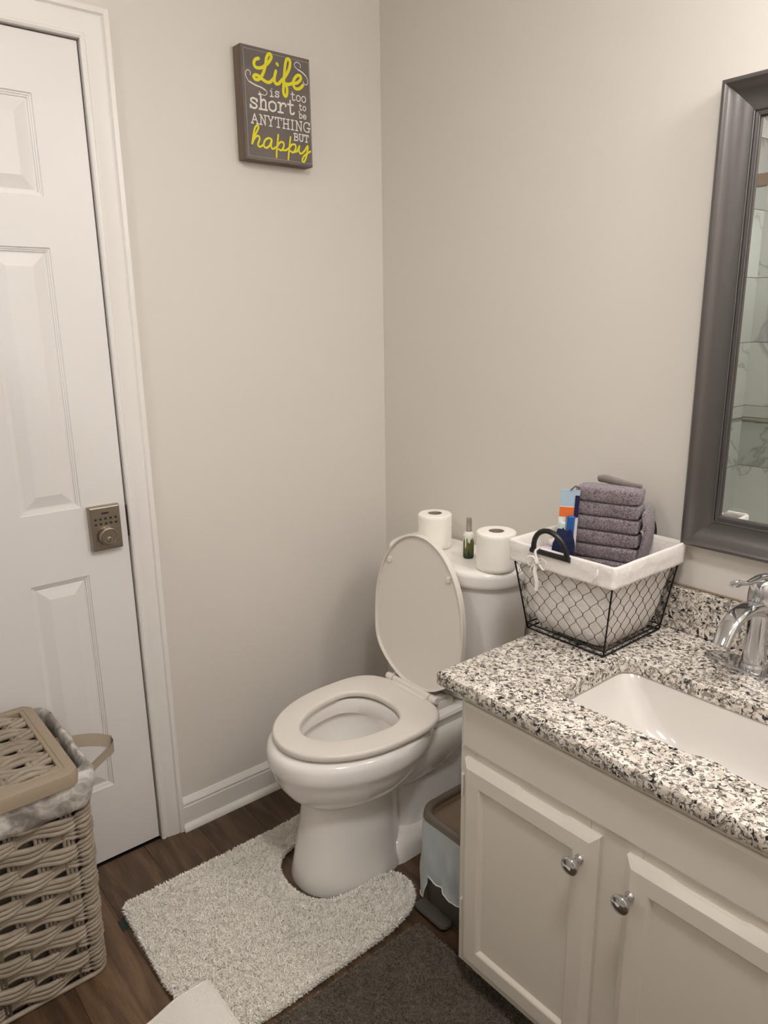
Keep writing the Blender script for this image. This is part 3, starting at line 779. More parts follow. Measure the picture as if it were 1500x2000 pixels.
for (a, b2, sc, kx, kz, hx) in ((.902, 1.221, (1.035, 1.155, .004), 1.190, .519, .8945), (1.273, 1.592, (1.345, 1.475, .004), 1.290, .509, 1.5995), (1.643, 1.962, (1.715, 1.845, .004), 1.660, .509, 1.9695)):
    d = vp(pan(a, b2, .083, .574, dprof, Y0, sc), 'door', CAB, 12)
    yk = Y0 - .0195
    g = G(); g.lathe([(.0085, 0), (.0085, -.002), (.0062, -.004), (.0058, -.010), (.0075, -.013), (.0140, -.022), (.0165, -.027), (.0168, -.030), (.0155, -.032), (.006, -.0345), (.001, -.035)], (kx, yk, kz), 'y', 32)
    o = vp(g, 'knob', CHROME, 50, d)
    for hz in (.20, .505):
        g = G(); g.box(hx - .003, hx + .004, Y0 - .005, Y0 + .001, hz - .028, hz + .028, .001, 1); g.lathe([(.003, 0), (.003, .05)], (hx, Y0 - .006, hz - .025), 'z', 10)
        vp(g, 'hinge', CAB, None, d)
# worktop
CTX0, CTX1, CTY, CTZ = .836, 2.03, -.567, .745
SX0, SX1, SY0_, SY1_ = 1.048, 1.495, -.460, -.222
ct = empty('granite_countertop', (1.25, -.28, .715), label='speckled black and white granite vanity top with a cut-out sink', cat='countertop')
def rel(o, par, p):
    o.parent = par; o.matrix_parent_inverse = Matrix.Translation((-p[0], -p[1], -p[2])); return o
def cutout(ins):
    pts = []
    raw = rrect(SX0 + ins, SX1 - ins, SY0_ + ins, SY1_ - ins, .035 - ins * .5, 8)
    raw = raw + [raw[0]]
    for i in range(len(raw) - 1):
        a, b2 = Vector(raw[i]), Vector(raw[i + 1]); L = (b2 - a).length; n = max(1, int(L / .008))
        for k in range(n): pts.append(a + (b2 - a) * k / n)
    out = []
    for p in pts:
        x, y_ = p.x, p.y
        if y_ < SY0_ + ins + .003:
            a = abs(x - 1.352) / .030
            if a < 1: y_ += .010 * (1 - a * a) ** .5 * (1 if a < .6 else 1)
        out.append((x, y_))
    return out
cc = Vector(((SX0 + SX1) / 2, (SY0_ + SY1_) / 2))
inner = cutout(0)
def outer(ins):
    x0, x1, y0, y1 = CTX0 + ins, CTX1 - ins, CTY + ins, -.001
    out = []
    for (x, y_) in inner:
        d = Vector((x, y_)) - cc
        t = min([(x1 - cc.x) / d.x if d.x > 1e-9 else 1e9, (x0 - cc.x) / d.x if d.x < -1e-9 else 1e9, (y1 - cc.y) / d.y if d.y > 1e-9 else 1e9, (y0 - cc.y) / d.y if d.y < -1e-9 else 1e9])
        out.append([cc.x + d.x * t, cc.y + d.y * t])
    for c in ((x0, y0), (x0, y1), (x1, y0), (x1, y1)):
        k = min(range(len(out)), key=lambda i: (out[i][0] - c[0]) ** 2 + (out[i][1] - c[1]) ** 2); out[k] = list(c)
    return out
g = G()
g.loft([at(inner, CTZ - .03), at(inner, CTZ - .002), at(cutout(-.002), CTZ), at(outer(.006), CTZ), at(outer(.002), CTZ - .002), at(outer(0), CTZ - .007), at(outer(0), CTZ - .026), at(outer(.003), CTZ - .03)], close=True)
rel(g.build('stone_slab', GRAN, None, auto=40), ct, (1.25, -.28, .715))
g = G().box(CTX0, CTX1, -.0215, -.001, CTZ + .0003, CTZ + .1, .0025, 2)
rel(g.build('backsplash', GRAN, None), ct, (1.25, -.28, .715))
g = G().box(CTX0, CTX1, -.006, -.0005, CTZ + .1, CTZ + .1035, .001, 1)
o = rel(g.build('caulk_line', mat('brown_caulk', (140, 120, 98), .6), None), ct, (1.25, -.28, .715)); o['label'] = 'brownish caulk line along the wall'
# sink
sk = empty('sink', (1.27, -.34, .6), label='white rectangular undermount sink set in the granite counter', cat='sink')
def SL(x0, x1, y0, y1, r, z): return at(rrect(x0, x1, y0, y1, r, 8), z)
e_ = .006
def basin():
    L = [SL(SX0 - .02, SX1 + .02, SY0_ - .02, SY1_ + .02, .045, .7145), SL(SX0 - e_, SX1 + e_, SY0_ - e_, SY1_ + e_, .04, .7145),
         SL(SX0 - .003, SX1 + .003, SY0_ - .003, SY1_ + .003, .04, .712),
         SL(SX0 + .004, SX1 - .004, SY0_ + .002, SY1_ - .002, .045, .695),
         SL(SX0 + .030, SX1 - .030, SY0_ + .006, SY1_ - .006, .055, .66),
         SL(SX0 + .062, SX1 - .062, SY0_ + .012, SY1_ - .012, .06, .625),
         SL(SX0 + .092, SX1 - .092, SY0_ + .022, SY1_ - .022, .06, .603),
         SL(SX0 + .125, SX1 - .125, SY0_ + .04, SY1_ - .04, .05, .594),
         SL(SX0 + .18, SX1 - .18, SY0_ + .08, SY1_ - .08, .03, .590)]
    return L
g = G(); g.loft(basin(), False, True)
rel(g.build('basin', SINKM, None, smooth=True), sk, (1.27, -.34, .6))
g = G(); g.lathe([(.001, .003), (.018, .0035), (.021, .002), (.022, 0)], (1.27, -.34, .590), 'z', 28); rel(g.build('drain', CHROME, None, smooth=True), sk, (1.27, -.34, .6))
# faucet
FX, FY, FZ = 1.247, -.088, .7455
fc = empty('faucet', (FX, FY, FZ), label='chrome single-lever bathroom faucet on an oval base plate', cat='faucet')
def stad(hl, hw, n=40):
    out = []
    for k in range(n):
        a = 2 * pi * k / n; c, s_ = math.cos(a), math.sin(a)
        out.append((hl * sgnpow(c, .85), hw * sgnpow(s_, .95)))
    return out
def SP(hl, hw, z): return [(x, y_, z) for x, y_ in stad(hl, hw)]
CHD = mat('dark_chrome', (150, 152, 155), .12, 1.0)
g = G(); g.loft([SP(.098, .036, 0), SP(.098, .036, .004), SP(.095, .033, .007), SP(.089, .028, .0075), SP(.085, .025, .0065), SP(.02, .02, .0065)], True, True)
g.build('base_plate', CHROME, fc, auto=30)
g = G(); g.lathe([(.0265, .0065), (.0265, .012), (.0235, .015), (.0228, .02), (.0205, .07), (.0195, .10), (.0205, .128), (.0225, .138)], (0, 0, 0), 'z', 36)
g.build('column', CHROME, fc, auto=50)
g = G(); rows = []
P = catmull([(0, .010, .122), (0, -.02, .135), (0, -.058, .142), (0, -.100, .138), (0, -.130, .122), (0, -.149, .096)], 6)
Wd = [.040, .043, .040, .036, .033, .032]; Th = [.030, .030, .024, .019, .018, .020]
n_ = len(P)
for i, p in enumerate(P):
    t = i / (n_ - 1) * 5; a = min(int(t), 4); f_ = t - a
    wv = Wd[a] + (Wd[a + 1] - Wd[a]) * f_; th = Th[a] + (Th[a + 1] - Th[a]) * f_
    tg = (P[min(i + 1, n_ - 1)] - P[max(i - 1, 0)]).normalized(); nv = Vector((1, 0, 0)).cross(tg).normalized()
    rows.append([p + Vector((wv / 2 * sgnpow(math.cos(2 * pi * k / 24), .7), 0, 0)) + nv * (th / 2 * sgnpow(math.sin(2 * pi * k / 24), .7)) for k in range(24)])
g.loft(rows, True, True); g.build('spout', CHROME, fc, auto=45)
g = G(); g.lathe([(.0235, .138), (.0245, .141), (.0250, .155), (.0240, .170), (.0205, .183), (.013, .190), (.002, .192)], (0, 0, 0), 'z', 36)
h = g.build('handle_dome', CHROME, fc, auto=50)
g = G(); g.tube(catmull([(0, .024, .158), (0, .021, .178), (0, .006, .191), (0, -.026, .1975), (0, -.062, .199), (0, -.094, .204), (0, -.118, .2105), (0, -.126, .212)], 5),
    [.006 + .007 * math.sin(pi * min(1, i / 22)) if i < 22 else (.006 if i < 27 else .0085 * (1 - max(0, (i - 33) / 4)) + .001) for i in range(36)], 16, flat=.62)
g.build('lever', CHROME, fc, auto=60)

# ------------------------------------------------------------------ wire basket
BB = (.820, 1.021, -.266, -.052, .7462); BT = (.779, 1.046, -.284, -.022, .948)
bk = empty('wire_basket', (.92, -.16, .7455), label='black chicken-wire basket with white cloth liner on the granite counter', cat='basket')
bo = (.92, -.16, .7455)
def bx(u, v, t, out=0.0):
    """u,v in 0..1 across x and y; t height 0..1"""
    x0 = BB[0] + (BT[0] - BB[0]) * t - out; x1 = BB[1] + (BT[1] - BB[1]) * t + out
    y0 = BB[2] + (BT[2] - BB[2]) * t - out; y1 = BB[3] + (BT[3] - BB[3]) * t + out
    return Vector((x0 + (x1 - x0) * u, y0 + (y1 - y0) * v, BB[4] + .0022 + (BT[4] - BB[4]) * t))
g = G()
for u, v in ((0, 0), (1, 0), (1, 1), (0, 1)): g.tube([bx(u, v, 0), bx(u, v, .97)], .0019, 8)
for t in (0, .055):
    ring_ = [bx(u, v, t) for u, v in ((0, 0), (1, 0), (1, 1), (0, 1))]
    for i in range(4): g.tube([ring_[i], ring_[(i + 1) % 4]], .0019, 8)
ring_ = [bx(u, v, .97) for u, v in ((0, 0), (1, 0), (1, 1), (0, 1))]
for i in range(4): g.tube([ring_[i], ring_[(i + 1) % 4]], .0019, 8)
for k in (.33, .66): g.tube([bx(k, 0, 0), bx(k, 1, 0)], .0012, 6)
rel(g.build('wire_frame', BLACKW, None, smooth=True), bk, bo)
# hexagonal netting on four faces and floor
def netting(fun, W, H, cw=.0345, ch=.0395, tw=.0055):
    rr = random.Random(3); g = G(); nodes = {}
    def pt(u, v):
        key = (round(u, 4), round(v, 4))
        if key not in nodes: nodes[key] = (u + rr.uniform(-.0013, .0013), v + rr.uniform(-.0013, .0013))
        return nodes[key]
    segs = []
    ny = int(H / (ch / 2)) + 2; nx = int(W / cw) + 3
    for j in range(ny):
        for i in range(-1, nx):
            cx = i * cw + (cw / 2 if j % 2 else 0); cy = j * ch / 2
            a = (cx, cy - tw / 2); b2 = (cx, cy + tw / 2)
            segs.append((a, b2, .00105))
            for sx in (-1, 1):
                segs.append((b2, (cx + sx * cw / 2, cy + ch / 2 - tw / 2), .00062))
    for a, b2, r in segs:
        a, b2 = pt(*a), pt(*b2)
        if not (0 <= a[0] <= W or 0 <= b2[0] <= W): continue
        A = (min(max(a[0], 0), W), min(max(a[1], 0), H)); B = (min(max(b2[0], 0), W), min(max(b2[1], 0), H))
        if abs(A[0] - B[0]) + abs(A[1] - B[1]) < .001: continue
        if (A[0] in (0, W) and B[0] == A[0]) or (A[1] in (0, H) and B[1] == A[1]): continue
        g.tube([fun(A[0] / W, A[1] / H), fun(B[0] / W, B[1] / H)], r, 5, cap=False)
    return g
NET = mat('net_wire', (52, 46, 42), .45, .5)
for fn in (lambda u, t: bx(u, 0, t, .0008), lambda u, t: bx(1, u, t, .0008), lambda u, t: bx(u, 1, t, .0008), lambda u, t: bx(0, u, t, .0008)):
    g = netting(fn, .236, .2)
    o = rel(g.build('wire_netting', NET, None), bk, bo); o['kind'] = 'stuff'
# liner bag
def lrect(t, ins, r, sag=0.0, seg=6):
    x0 = BB[0] + (BT[0] - BB[0]) * t + ins; x1 = BB[1] + (BT[1] - BB[1]) * t - ins
    y0 = BB[2] + (BT[2] - BB[2]) * t + ins; y1 = BB[3] + (BT[3] - BB[3]) * t - ins
    raw = rrect(x0, x1, y0, y1, r, seg); pts = []
    for i in range(len(raw)):
        a, b2 = Vector(raw[i]), Vector(raw[(i + 1) % len(raw)]); n = 1 if (b2 - a).length < .03 else 12
        for k in range(n):
            p = a + (b2 - a) * k / n
            z = BB[4] + .0022 + (BT[4] - BB[4]) * t
            d = sag * mnoise.noise(Vector((p.x * 22, p.y * 22, t * 5)))
            c2 = Vector(((x0 + x1) / 2, (y0 + y1) / 2)); q2 = p + (p - c2).normalized() * d
            pts.append((q2.x, q2.y, z))
    return pts
g = G()
g.loft([lrect(.04, .055, .03), lrect(.02, .026, .024, .003), lrect(.06, .012, .024, .005), lrect(.2, .008, .022, .004), lrect(.45, .006, .022, .003), lrect(.7, .005, .015, .003), lrect(.9, .005, .010, .002), lrect(.985, .004, .008, .001),
        lrect(1.015, .001, .007, .001), lrect(1.02, -.003, .007, .001), lrect(1.0, -.006, .008, .001), lrect(.9, -.0075, .009, .0022), lrect(.815, -.009, .010, .003), lrect(.79, -.0105, .010, .003), lrect(.785, -.0085, .010, .003), lrect(.80, -.007, .010, .002)], True, False)
o = rel(g.build('cloth_liner', LINEN, None, smooth=True), bk, bo)
# handles (bent arch + bar)
for (yy, sy, cx) in ((-.287, -1, .893), (-.018, 1, .925)):
    g = G(); A = []
    for k in range(13):
        a = pi * k / 12
        A.append((cx - .044 * math.cos(a), yy + sy * (.004 + .010 * math.sin(a)), .947 + .052 * math.sin(a)))
    g.tube(A, .0058, 12); g.tube([(cx - .052, yy + sy * .003, .945), (cx + .052, yy + sy * .003, .945)], .0062, 12)
    o = rel(g.build('handle', BLACKH, None, auto=60), bk, bo)
# bow tied at the front handle
g = G(); bxp = Vector((.868, -.300, .925))
for s_ in (-1, 1):
    g.tube(catmull([bxp, bxp + Vector((s_ * .012, -.003, .010)), bxp + Vector((s_ * .026, -.004, .004)), bxp + Vector((s_ * .020, -.004, -.012)), bxp + Vector((s_ * .006, -.002, -.004)), bxp], 5), .0028, 8, flat=.5)
g.tube(catmull([bxp, bxp + Vector((-.004, -.004, -.02)), bxp + Vector((.002, -.003, -.045)), bxp + Vector((.0, -.002, -.066))], 5), [.0045] * 16, 8, flat=.35)
g.tube(catmull([bxp, bxp + Vector((-.012, -.004, -.012)), bxp + Vector((-.018, -.004, -.028))], 5), .0025, 8, flat=.5)
g.tube([bxp + Vector((-.004, 0, .004)), bxp + Vector((.004, -.002, -.004))], .006, 8)
g.tube(catmull([bxp + Vector((0, 0, 0)), bxp + Vector((-.01, .003, .02)), bxp + Vector((-.004, .012, .03))], 4), .003, 8)
rel(g.build('bow', LINEN, None, smooth=True), bk, bo)
g = G(); p = Vector((1.015, -.2975, .945)); g.tube(catmull([p, p + Vector((.002, -.004, -.012)), p + Vector((-.004, -.005, -.022)), p + Vector((-.008, -.003, -.03))], 5), .0018, 6)
rel(g.build('tie', LINEN, None, smooth=True), bk, bo)

# contents: stacked washcloths
def cushion(sx, sy, sz, r, nz=.0012, seed=0, fold=True):
    """soft rounded block with small waviness, centred on x,y, base at z=0"""
    bm = bmesh.new(); bmesh.ops.create_cube(bm, size=1)
    bmesh.ops.subdivide_edges(bm, edges=bm.edges[:], cuts=5, use_grid_fill=True)
    v = []
    hx, hy, hz = sx / 2, sy / 2, sz / 2
    for q in bm.verts:
        c = Vector((q.co.x * sx, q.co.y * sy, q.co.z * sz))
        k = Vector((max(-hx + r, min(hx - r, c.x)), max(-hy + r, min(hy - r, c.y)), max(-hz + r, min(hz - r, c.z))))
        d = c - k
        if d.length > 1e-7: c = k + d.normalized() * min(r, d.length * 1.0 if False else r)
        nz_ = mnoise.noise(Vector((c.x * 30 + seed, c.y * 30, c.z * 60))) * nz
        c += Vector((nz_, nz_, nz_ * .5)); c.z += hz
        v.append(c)
    f = [tuple(x.index for x in p.verts) for p in bm.faces]; bm.free()
    return v, f
nst = 9; hgt = .0325
base_z = .7755
names_ = ['buried at the bottom of the basket stack'] * 3 + ['lowest visible one of the basket stack, half behind the liner edge', 'second visible one from the bottom of the basket stack', 'third visible one from the bottom of the basket stack', 'third from the top of the basket stack', 'second from the top of the basket stack', 'topmost of the basket stack']
for k in range(nst):
    v, f = cushion(.142 if k > 2 else .12, .060, hgt + .0012, .0095, .0022, k * 3.1)
    t = obj('washcloth', v, f, TERRY, None, True)
    t.location = (.912 + R.uniform(-.001, .001) - (0 if k > 2 else .01), -.110 + R.uniform(-.001, .001), base_z + k * hgt)
    t.rotation_euler = (0, 0, math.radians(18 + R.uniform(-1, 1)))
    tag(t, 'folded purple-grey washcloth, ' + names_[k], 'washcloth', 'stacked purple-grey washcloths in the basket')
def topz(k=nst): return base_z + k * hgt
# taupe rolled fold on top
g = G(); z0 = topz() + .0055
P = catmull([(.868, -.093, z0 + .004), (.885, -.090, z0 + .006), (.91, -.086, z0 + .002), (.94, -.080, z0 - .001), (.965, -.074, z0 - .002)], 6)
rr_ = [.0045 + .0045 * math.sin(pi * min(1, (i + 1) / 20)) ** .5 if i < 12 else .0045 + .0045 * (1 - (i - 12) / 13) for i in range(25)]
g.tube(P, rr_, 14, flat=1.3)
tag(g.build('rolled_cloth', TERRY2, smooth=True), 'taupe rolled cloth lying on top of the washcloth stack, at the back', 'cloth')
# standing towel at the right end
v, f = cushion(.010, .070, .262, .0049, .003, 4)
v = [Vector((c.x + .07 * c.z + .004 * math.sin(c.z * 40), c.y, c.z - (.012 if c.z > .2 else 0) * abs(c.y) / .035)) for c in v]
t = obj('hand_towel', v, f, TERRY, None, True); t.location = (.974, -.080, .772); t.rotation_euler = (0, 0, math.radians(14))
tag(t, 'purple-grey hand towel folded upright at the right end of the washcloth stack', 'towel')
# navy cloth
bm = bmesh.new(); bmesh.ops.create_icosphere(bm, subdivisions=4, radius=1)
v = []
for q in bm.verts:
    c = q.co; n1 = mnoise.noise(c * 1.8 + Vector((3, 1, 2))) * .30 + mnoise.noise(c * 5) * .12
    s_ = Vector((sgnpow(c.x, .75), sgnpow(c.y, .75), sgnpow(c.z, .6))) * (1 + n1)
    v.append((.876 + s_.x * .021, -.222 + s_.y * .026, .885 + s_.z * .098))
f = [tuple(x.index for x in p.verts) for p in bm.faces]; bm.free()
t = obj('navy_cloth', v, f, NAVY, None, True); tag(t, 'crumpled navy blue cloth behind the front basket handle', 'cloth')
# toothbrush blister pack
pk = empty('toothbrush_package', (.846, -.181, .80), label='tall blue and orange toothbrush and toothpaste pack left of the washcloths', cat='package')
pk.rotation_euler = (0, 0, math.radians(38)); pk.rotation_euler[1] = math.radians(2); pk.scale[0] = .80
WC = mat('card_white', (226, 222, 218), .4); BLU = mat('card_blue', (40, 92, 158), .3); ORG = mat('card_orange', (222, 110, 50), .35); YLW = mat('card_yellow', (222, 196, 40), .35); LBL = mat('card_pale_blue', (168, 188, 204), .3); NVY = mat('card_navy', (24, 24, 70), .35)
G().box(-.026, .026, 0, .0015, 0, .262).build('card', WC, pk)
G().box(-.026, .026, -.0006, 0, .20, .222).build('orange_band', ORG, pk)
G().box(-.026, .026, -.0006, 0, .225, .262, 0).build('pale_blue_header', LBL, pk)
G().box(-.025, -.008, -.0006, 0, .05, .14).build('yellow_panel', YLW, pk)
G().box(.006, .022, -.0009, 0, .06, .14).build('orange_panel', ORG, pk)
G().box(-.002, .018, -.011, -.0006, .12, .205, .004, 2).build('blue_toothpaste_tube', BLU, pk)
G().box(-.023, -.006, -.012, -.0006, .135, .190, .005, 3).build('clear_blister', mat('pale_blister', (196, 216, 210), .15), pk)
G().box(.014, .026, -.002, -.0006, .20, .25, .0005, 1).build('navy_corner', NVY, pk)
G().tube([(-.004, -.005, .04), (-.004, -.006, .15), (-.004, -.006, .20)], .003, 8).build('toothbrush', mat('brush_grey', (92, 96, 110), .4), pk, smooth=True)
g = G(); g.tube([(.0, -.003, .262), (.012, -.004, .272), (.022, -.003, .268)], .002, 6); g.build('hang_loop', mat('loop_grey', (80, 80, 86), .4), pk)
# white and lavender folded cloths at the left end
for k, (m_, x, y_, z, h_, rz, lb) in enumerate(((LINEN, .812, -.20, .765, .13, 3, 'white folded cloth under the lavender cloth at the left end of the basket'), (LAV, .812, -.20, .8955, .028, -6, 'pale lavender folded cloth at the left end of the basket'), (LINEN, .815, -.16, .924, .016, 14, 'small white crumpled cloth beside the front basket handle'))):
    v, f = cushion(.036 if k < 2 else .03, .10 if k < 2 else .05, h_, .007, .004, 9 + k)
    t = obj('folded_cloth', v, f, m_, None, True); t.location = (x, y_, z); t.rotation_euler = (0, 0, math.radians(rz)); tag(t, lb, 'cloth')

# ------------------------------------------------------------------ trash can
tc0 = (.75, -.36, 0)
tr = empty('trash_can', tc0, label='taupe step trash can with a white bag beside the toilet and the cabinet', cat='trash can')
TX0, TX1, TY0, TY1, TZ = .655, .850, -.458, -.255, .272
def TR(x0, x1, y0, y1, r, z): return at(rrect(x0, x1, y0, y1, r, 8), z)
g = G()
g.loft([TR(TX0 + .012, TX1 - .012, TY0 + .012, TY1 - .01, .035, 0), TR(TX0 + .01, TX1 - .01, TY0 + .010, TY1 - .01, .035, .012), TR(TX0 + .003, TX1 - .003, TY0 + .003, TY1 - .003, .04, .24), TR(TX0 + .003, TX1 - .003, TY0 + .003, TY1 - .003, .04, .262),
        TR(TX0 + .010, TX1 - .010, TY0 + .010, TY1 - .010, .035, .262), TR(TX0 + .018, TX1 - .018, TY0 + .018, TY1 - .016, .03, .02)], True, True)
rel(g.build('body', TAUPED, None, auto=40), tr, tc0)
g = G()
O = lambda i, z: TR(TX0 - .002 + i, TX1 + .002 - i, TY0 - .002 + i, TY1 + .002 - i, .048 - i * .6, z)
g.loft([O(0, .252), O(-.001, .262), O(.001, .272), O(.005, .275), O(.014, .274), O(.018, .270), O(.019, .262), O(.010, .252)], close=True)
rel(g.build('rim', TAUPE, None, auto=50), tr, tc0)
g = G(); g.loft([O(.018, .262), O(.021, .248), O(.05, .240)], False, True)
o = rel(g.build('lid_panel', mat('lid_inner_taupe', (150, 132, 116), .5), None, auto=30), tr, tc0)
g = G(); g.loft([TR(.670, .776, -.484, -.448, .014, .010), TR(.668, .778, -.486, -.448, .016, .013), TR(.670, .776, -.484, -.448, .014, .018), TR(.676, .770, -.478, -.450, .010, .019)], True, True)
rel(g.build('pedal', TAUPED, None, auto=30), tr, tc0)
# bag
path = []
for k in range(13): path.append((TX0 - .003, -.27 - (.414 - .27) * k / 12, 'L'))
for k in range(1, 9):
    a = pi + pi / 2 * k / 8; path.append((TX0 - .003 + .044 + .044 * math.cos(a), -.414 + .046 * math.sin(a), 'C'))
for k in range(1, 18): path.append((TX0 + .041 + (TX1 - TX0 - .085) * k / 17, -.4600, 'F'))
for k in range(1, 9):
    a = 3 * pi / 2 + pi / 2 * k / 8; path.append((TX1 - .041 + .044 * math.cos(a), -.414 + .046 * math.sin(a), 'C'))
rows = []; n_ = len(path)
for j in range(15):
    t = j / 14; rw = []
    for i, (x, y_, s_) in enumerate(path):
        u = i / n_
        if i < 13: hem = .065 - .03 * (i / 12)
        elif i < 19: hem = .035 - .012 * math.sin((i - 13) / 6 * pi)
        elif i < 22: hem = .032 + (i - 18) * .026
        else: hem = .112 - .038 * ((i - 22) / (n_ - 22)) + .002 * math.sin(i * .9)
        z = .256 + (hem - .256) * t
        cxx, cyy = (TX0 + TX1) / 2, (TY0 + TY1) / 2
        d = Vector((x - cxx, y_ - cyy)).normalized()
        fl = t * (.006 + .005 * math.sin(i * .8 + t * 1.5)) + .014 * min(1, t * 2) * mnoise.noise(Vector((i * .33, t * 2.2, 1)))
        fl = max(fl, .0004)
        rw.append((x + d.x * fl, y_ + d.y * fl, z))
    rows.append(rw)
BAG = mat('white_bag_film', (214, 222, 226), .35, alpha=.72)
g = G(); g.grid(rows); o = rel(g.build('bag', BAG, None, smooth=True), tr, tc0); o['label'] = 'thin white plastic bag'
g = G(); g.tube([Vector(p) + Vector((0, -.0008, 0)) for p in rows[-1]], .0016, 6)
rel(g.build('bag_hem', mat('bag_hem_white', (226, 228, 228), .4), None, smooth=True), tr, tc0)

# ------------------------------------------------------------------ rugs
def inpoly(P, x, y_):
    n = len(P); c = np.zeros(x.shape, bool)
    for i in range(n):
        x1, y1 = P[i]; x2, y2 = P[(i + 1) % n]
        if y1 == y2: continue
        k = ((y1 > y_) != (y2 > y_)) & (x < (x2 - x1) * (y_ - y1) / (y2 - y1) + x1); c ^= k
    return c
def pile(name, poly, n, zfun, hgt, wd, m, parent, seed, lean=.8, edge=0.0):
    rs = np.random.RandomState(seed)
    xs = [p[0] for p in poly]; ys_ = [p[1] for p in poly]
    X = rs.uniform(min(xs), max(xs), n); Y = rs.uniform(min(ys_), max(ys_), n)
    k = inpoly(poly, X, Y); X, Y = X[k], Y[k]; n = len(X)
    a = rs.uniform(0, 2 * pi, n); ld = rs.uniform(0, 2 * pi, n); lm = rs.uniform(.1, lean, n); h = hgt * rs.uniform(.55, 1.2, n); wv = wd * rs.uniform(.7, 1.3, n)
    Z = zfun(X, Y)
    if edge > 0:      # extra tufts along the border, leaning outwards
        seg = [(Vector(poly[i]), Vector(poly[(i + 1) % len(poly)])) for i in range(len(poly))]
        area = sum(a_.x * b_.y - b_.x * a_.y for a_, b_ in seg) / 2; sg_ = 1 if area > 0 else -1
        ex, ey, ez, el_ = [], [], [], []
        for a_, b_ in seg:
            d_ = b_ - a_; L_ = d_.length
            if L_ < 1e-5: continue
            an = math.atan2(-d_.x * sg_, d_.y * sg_)
            for q_ in range(int(L_ * edge)):
                t_ = rs.rand(); ex.append(a_.x + d_.x * t_); ey.append(a_.y + d_.y * t_); ez.append(.001 + rs.rand() * .013); el_.append(an + rs.normal() * .6)
        m2 = len(ex)
        X = np.concatenate([X, ex]); Y = np.concatenate([Y, ey]); Z = np.concatenate([Z, ez]); n += m2
        a = np.concatenate([a, rs.uniform(0, 2 * pi, m2)]); ld = np.concatenate([ld, el_]); lm = np.concatenate([lm, rs.uniform(.6, 1.3, m2)])
        h = np.concatenate([h, hgt * rs.uniform(.5, 1.0, m2)]); wv = np.concatenate([wv, wd * rs.uniform(.7, 1.3, m2)])
    dx, dy = np.cos(a) * wv / 2, np.sin(a) * wv / 2
    lx, ly = np.cos(ld) * lm * h, np.sin(ld) * lm * h
    V = np.empty((n, 5, 3))
    V[:, 0] = np.stack([X - dx, Y - dy, Z], 1); V[:, 1] = np.stack([X + dx, Y + dy, Z], 1)
    V[:, 2] = np.stack([X + dx + lx * .35, Y + dy + ly * .35, Z + h * .6], 1); V[:, 3] = np.stack([X - dx + lx * .35, Y - dy + ly * .35, Z + h * .6], 1)
    V[:, 4] = np.stack([X + lx, Y + ly, Z + h * (1 - .35 * lm)], 1)
    me = bpy.data.meshes.new(name); base = np.arange(n) * 5
    fq = np.stack([base, base + 1, base + 2, base + 3], 1); ft = np.stack([base + 3, base + 2, base + 4], 1)
    loops = np.concatenate([fq.ravel(), ft.ravel()]).astype(np.int32)
    me.vertices.add(n * 5); me.vertices.foreach_set('co', V.ravel())
    me.loops.add(len(loops)); me.loops.foreach_set('vertex_index', loops)
    me.polygons.add(2 * n)
    st = np.concatenate([np.arange(n) * 4, 4 * n + np.arange(n) * 3]).astype(np.int32)
    me.polygons.foreach_set('loop_start', st)
    me.update(calc_edges=True); me.validate()
    me.materials.append(m)
    o = bpy.data.objects.new(name, me); col.objects.link(o); o.parent = parent; o['kind'] = 'stuff'
    return o
def padmesh(poly, zt, step, m, name, parent, zfun=None):
    """flat pad with thickness: top from a filled polygon"""
    bm = bmesh.new(); vs = [bm.verts.new((x, y_, 0)) for x, y_ in poly]; bm.faces.new(vs)
    g = bmesh.ops.extrude_face_region(bm, geom=bm.faces[:])
    for q in g['geom']:
        if isinstance(q, bmesh.types.BMVert): q.co.z = zt
    bmesh.ops.recalc_face_normals(bm, faces=bm.faces)
    bmesh.ops.translate(bm, vec=(0, 0, .0005), verts=bm.verts)
    me = bpy.data.meshes.new(name); bm.to_mesh(me); bm.free(); me.materials.append(m)
    o = bpy.data.objects.new(name, me); col.objects.link(o); o.parent = parent; return o
def smoothpoly(P, n=6):
    return [(p.x, p.y) for p in catmull([Vector((a, b2, 0)) for a, b2 in P], n, True)]
# contour rug
cut = [(.285, -.435), (.282, -.50), (.282, -.57), (.300, -.635), (.345, -.675), (.411, -.688), (.475, -.676), (.520, -.640), (.538, -.58), (.541, -.50), (.552, -.455)]
cpoly = smoothpoly([(.200, -.43), (.200, -.60), (.199, -.80), (.197, -1.00), (.203, -1.036), (.235, -1.043), (.36, -1.047), (.50, -1.050), (.60, -1.030), (.68, -.975), (.695, -.93), (.694, -.80), (.690, -.60), (.680, -.53), (.664, -.486), (.632, -.452), (.585, -.44)] + cut[::-1] + [(.26, -.428)], 5)
cr_ = empty('contour_rug', (0, 0, 0), label='thick white shag contour rug fitted around the toilet base', cat='rug')
def rz(X, Y):
    u = X * 95 + 2.2 * np.sin(Y * 41 + X * 13); v_ = Y * 90 + 2.2 * np.sin(X * 47 - Y * 17)
    return .0118 + .0016 * np.sin(X * 37 + np.sin(Y * 23) * 1.5) * np.cos(Y * 31 + X * 11) + .0024 * np.sin(u) * np.sin(v_) + .0012 * np.sin(u * 2.3 + 1) * np.sin(v_ * 2.1 + 2)
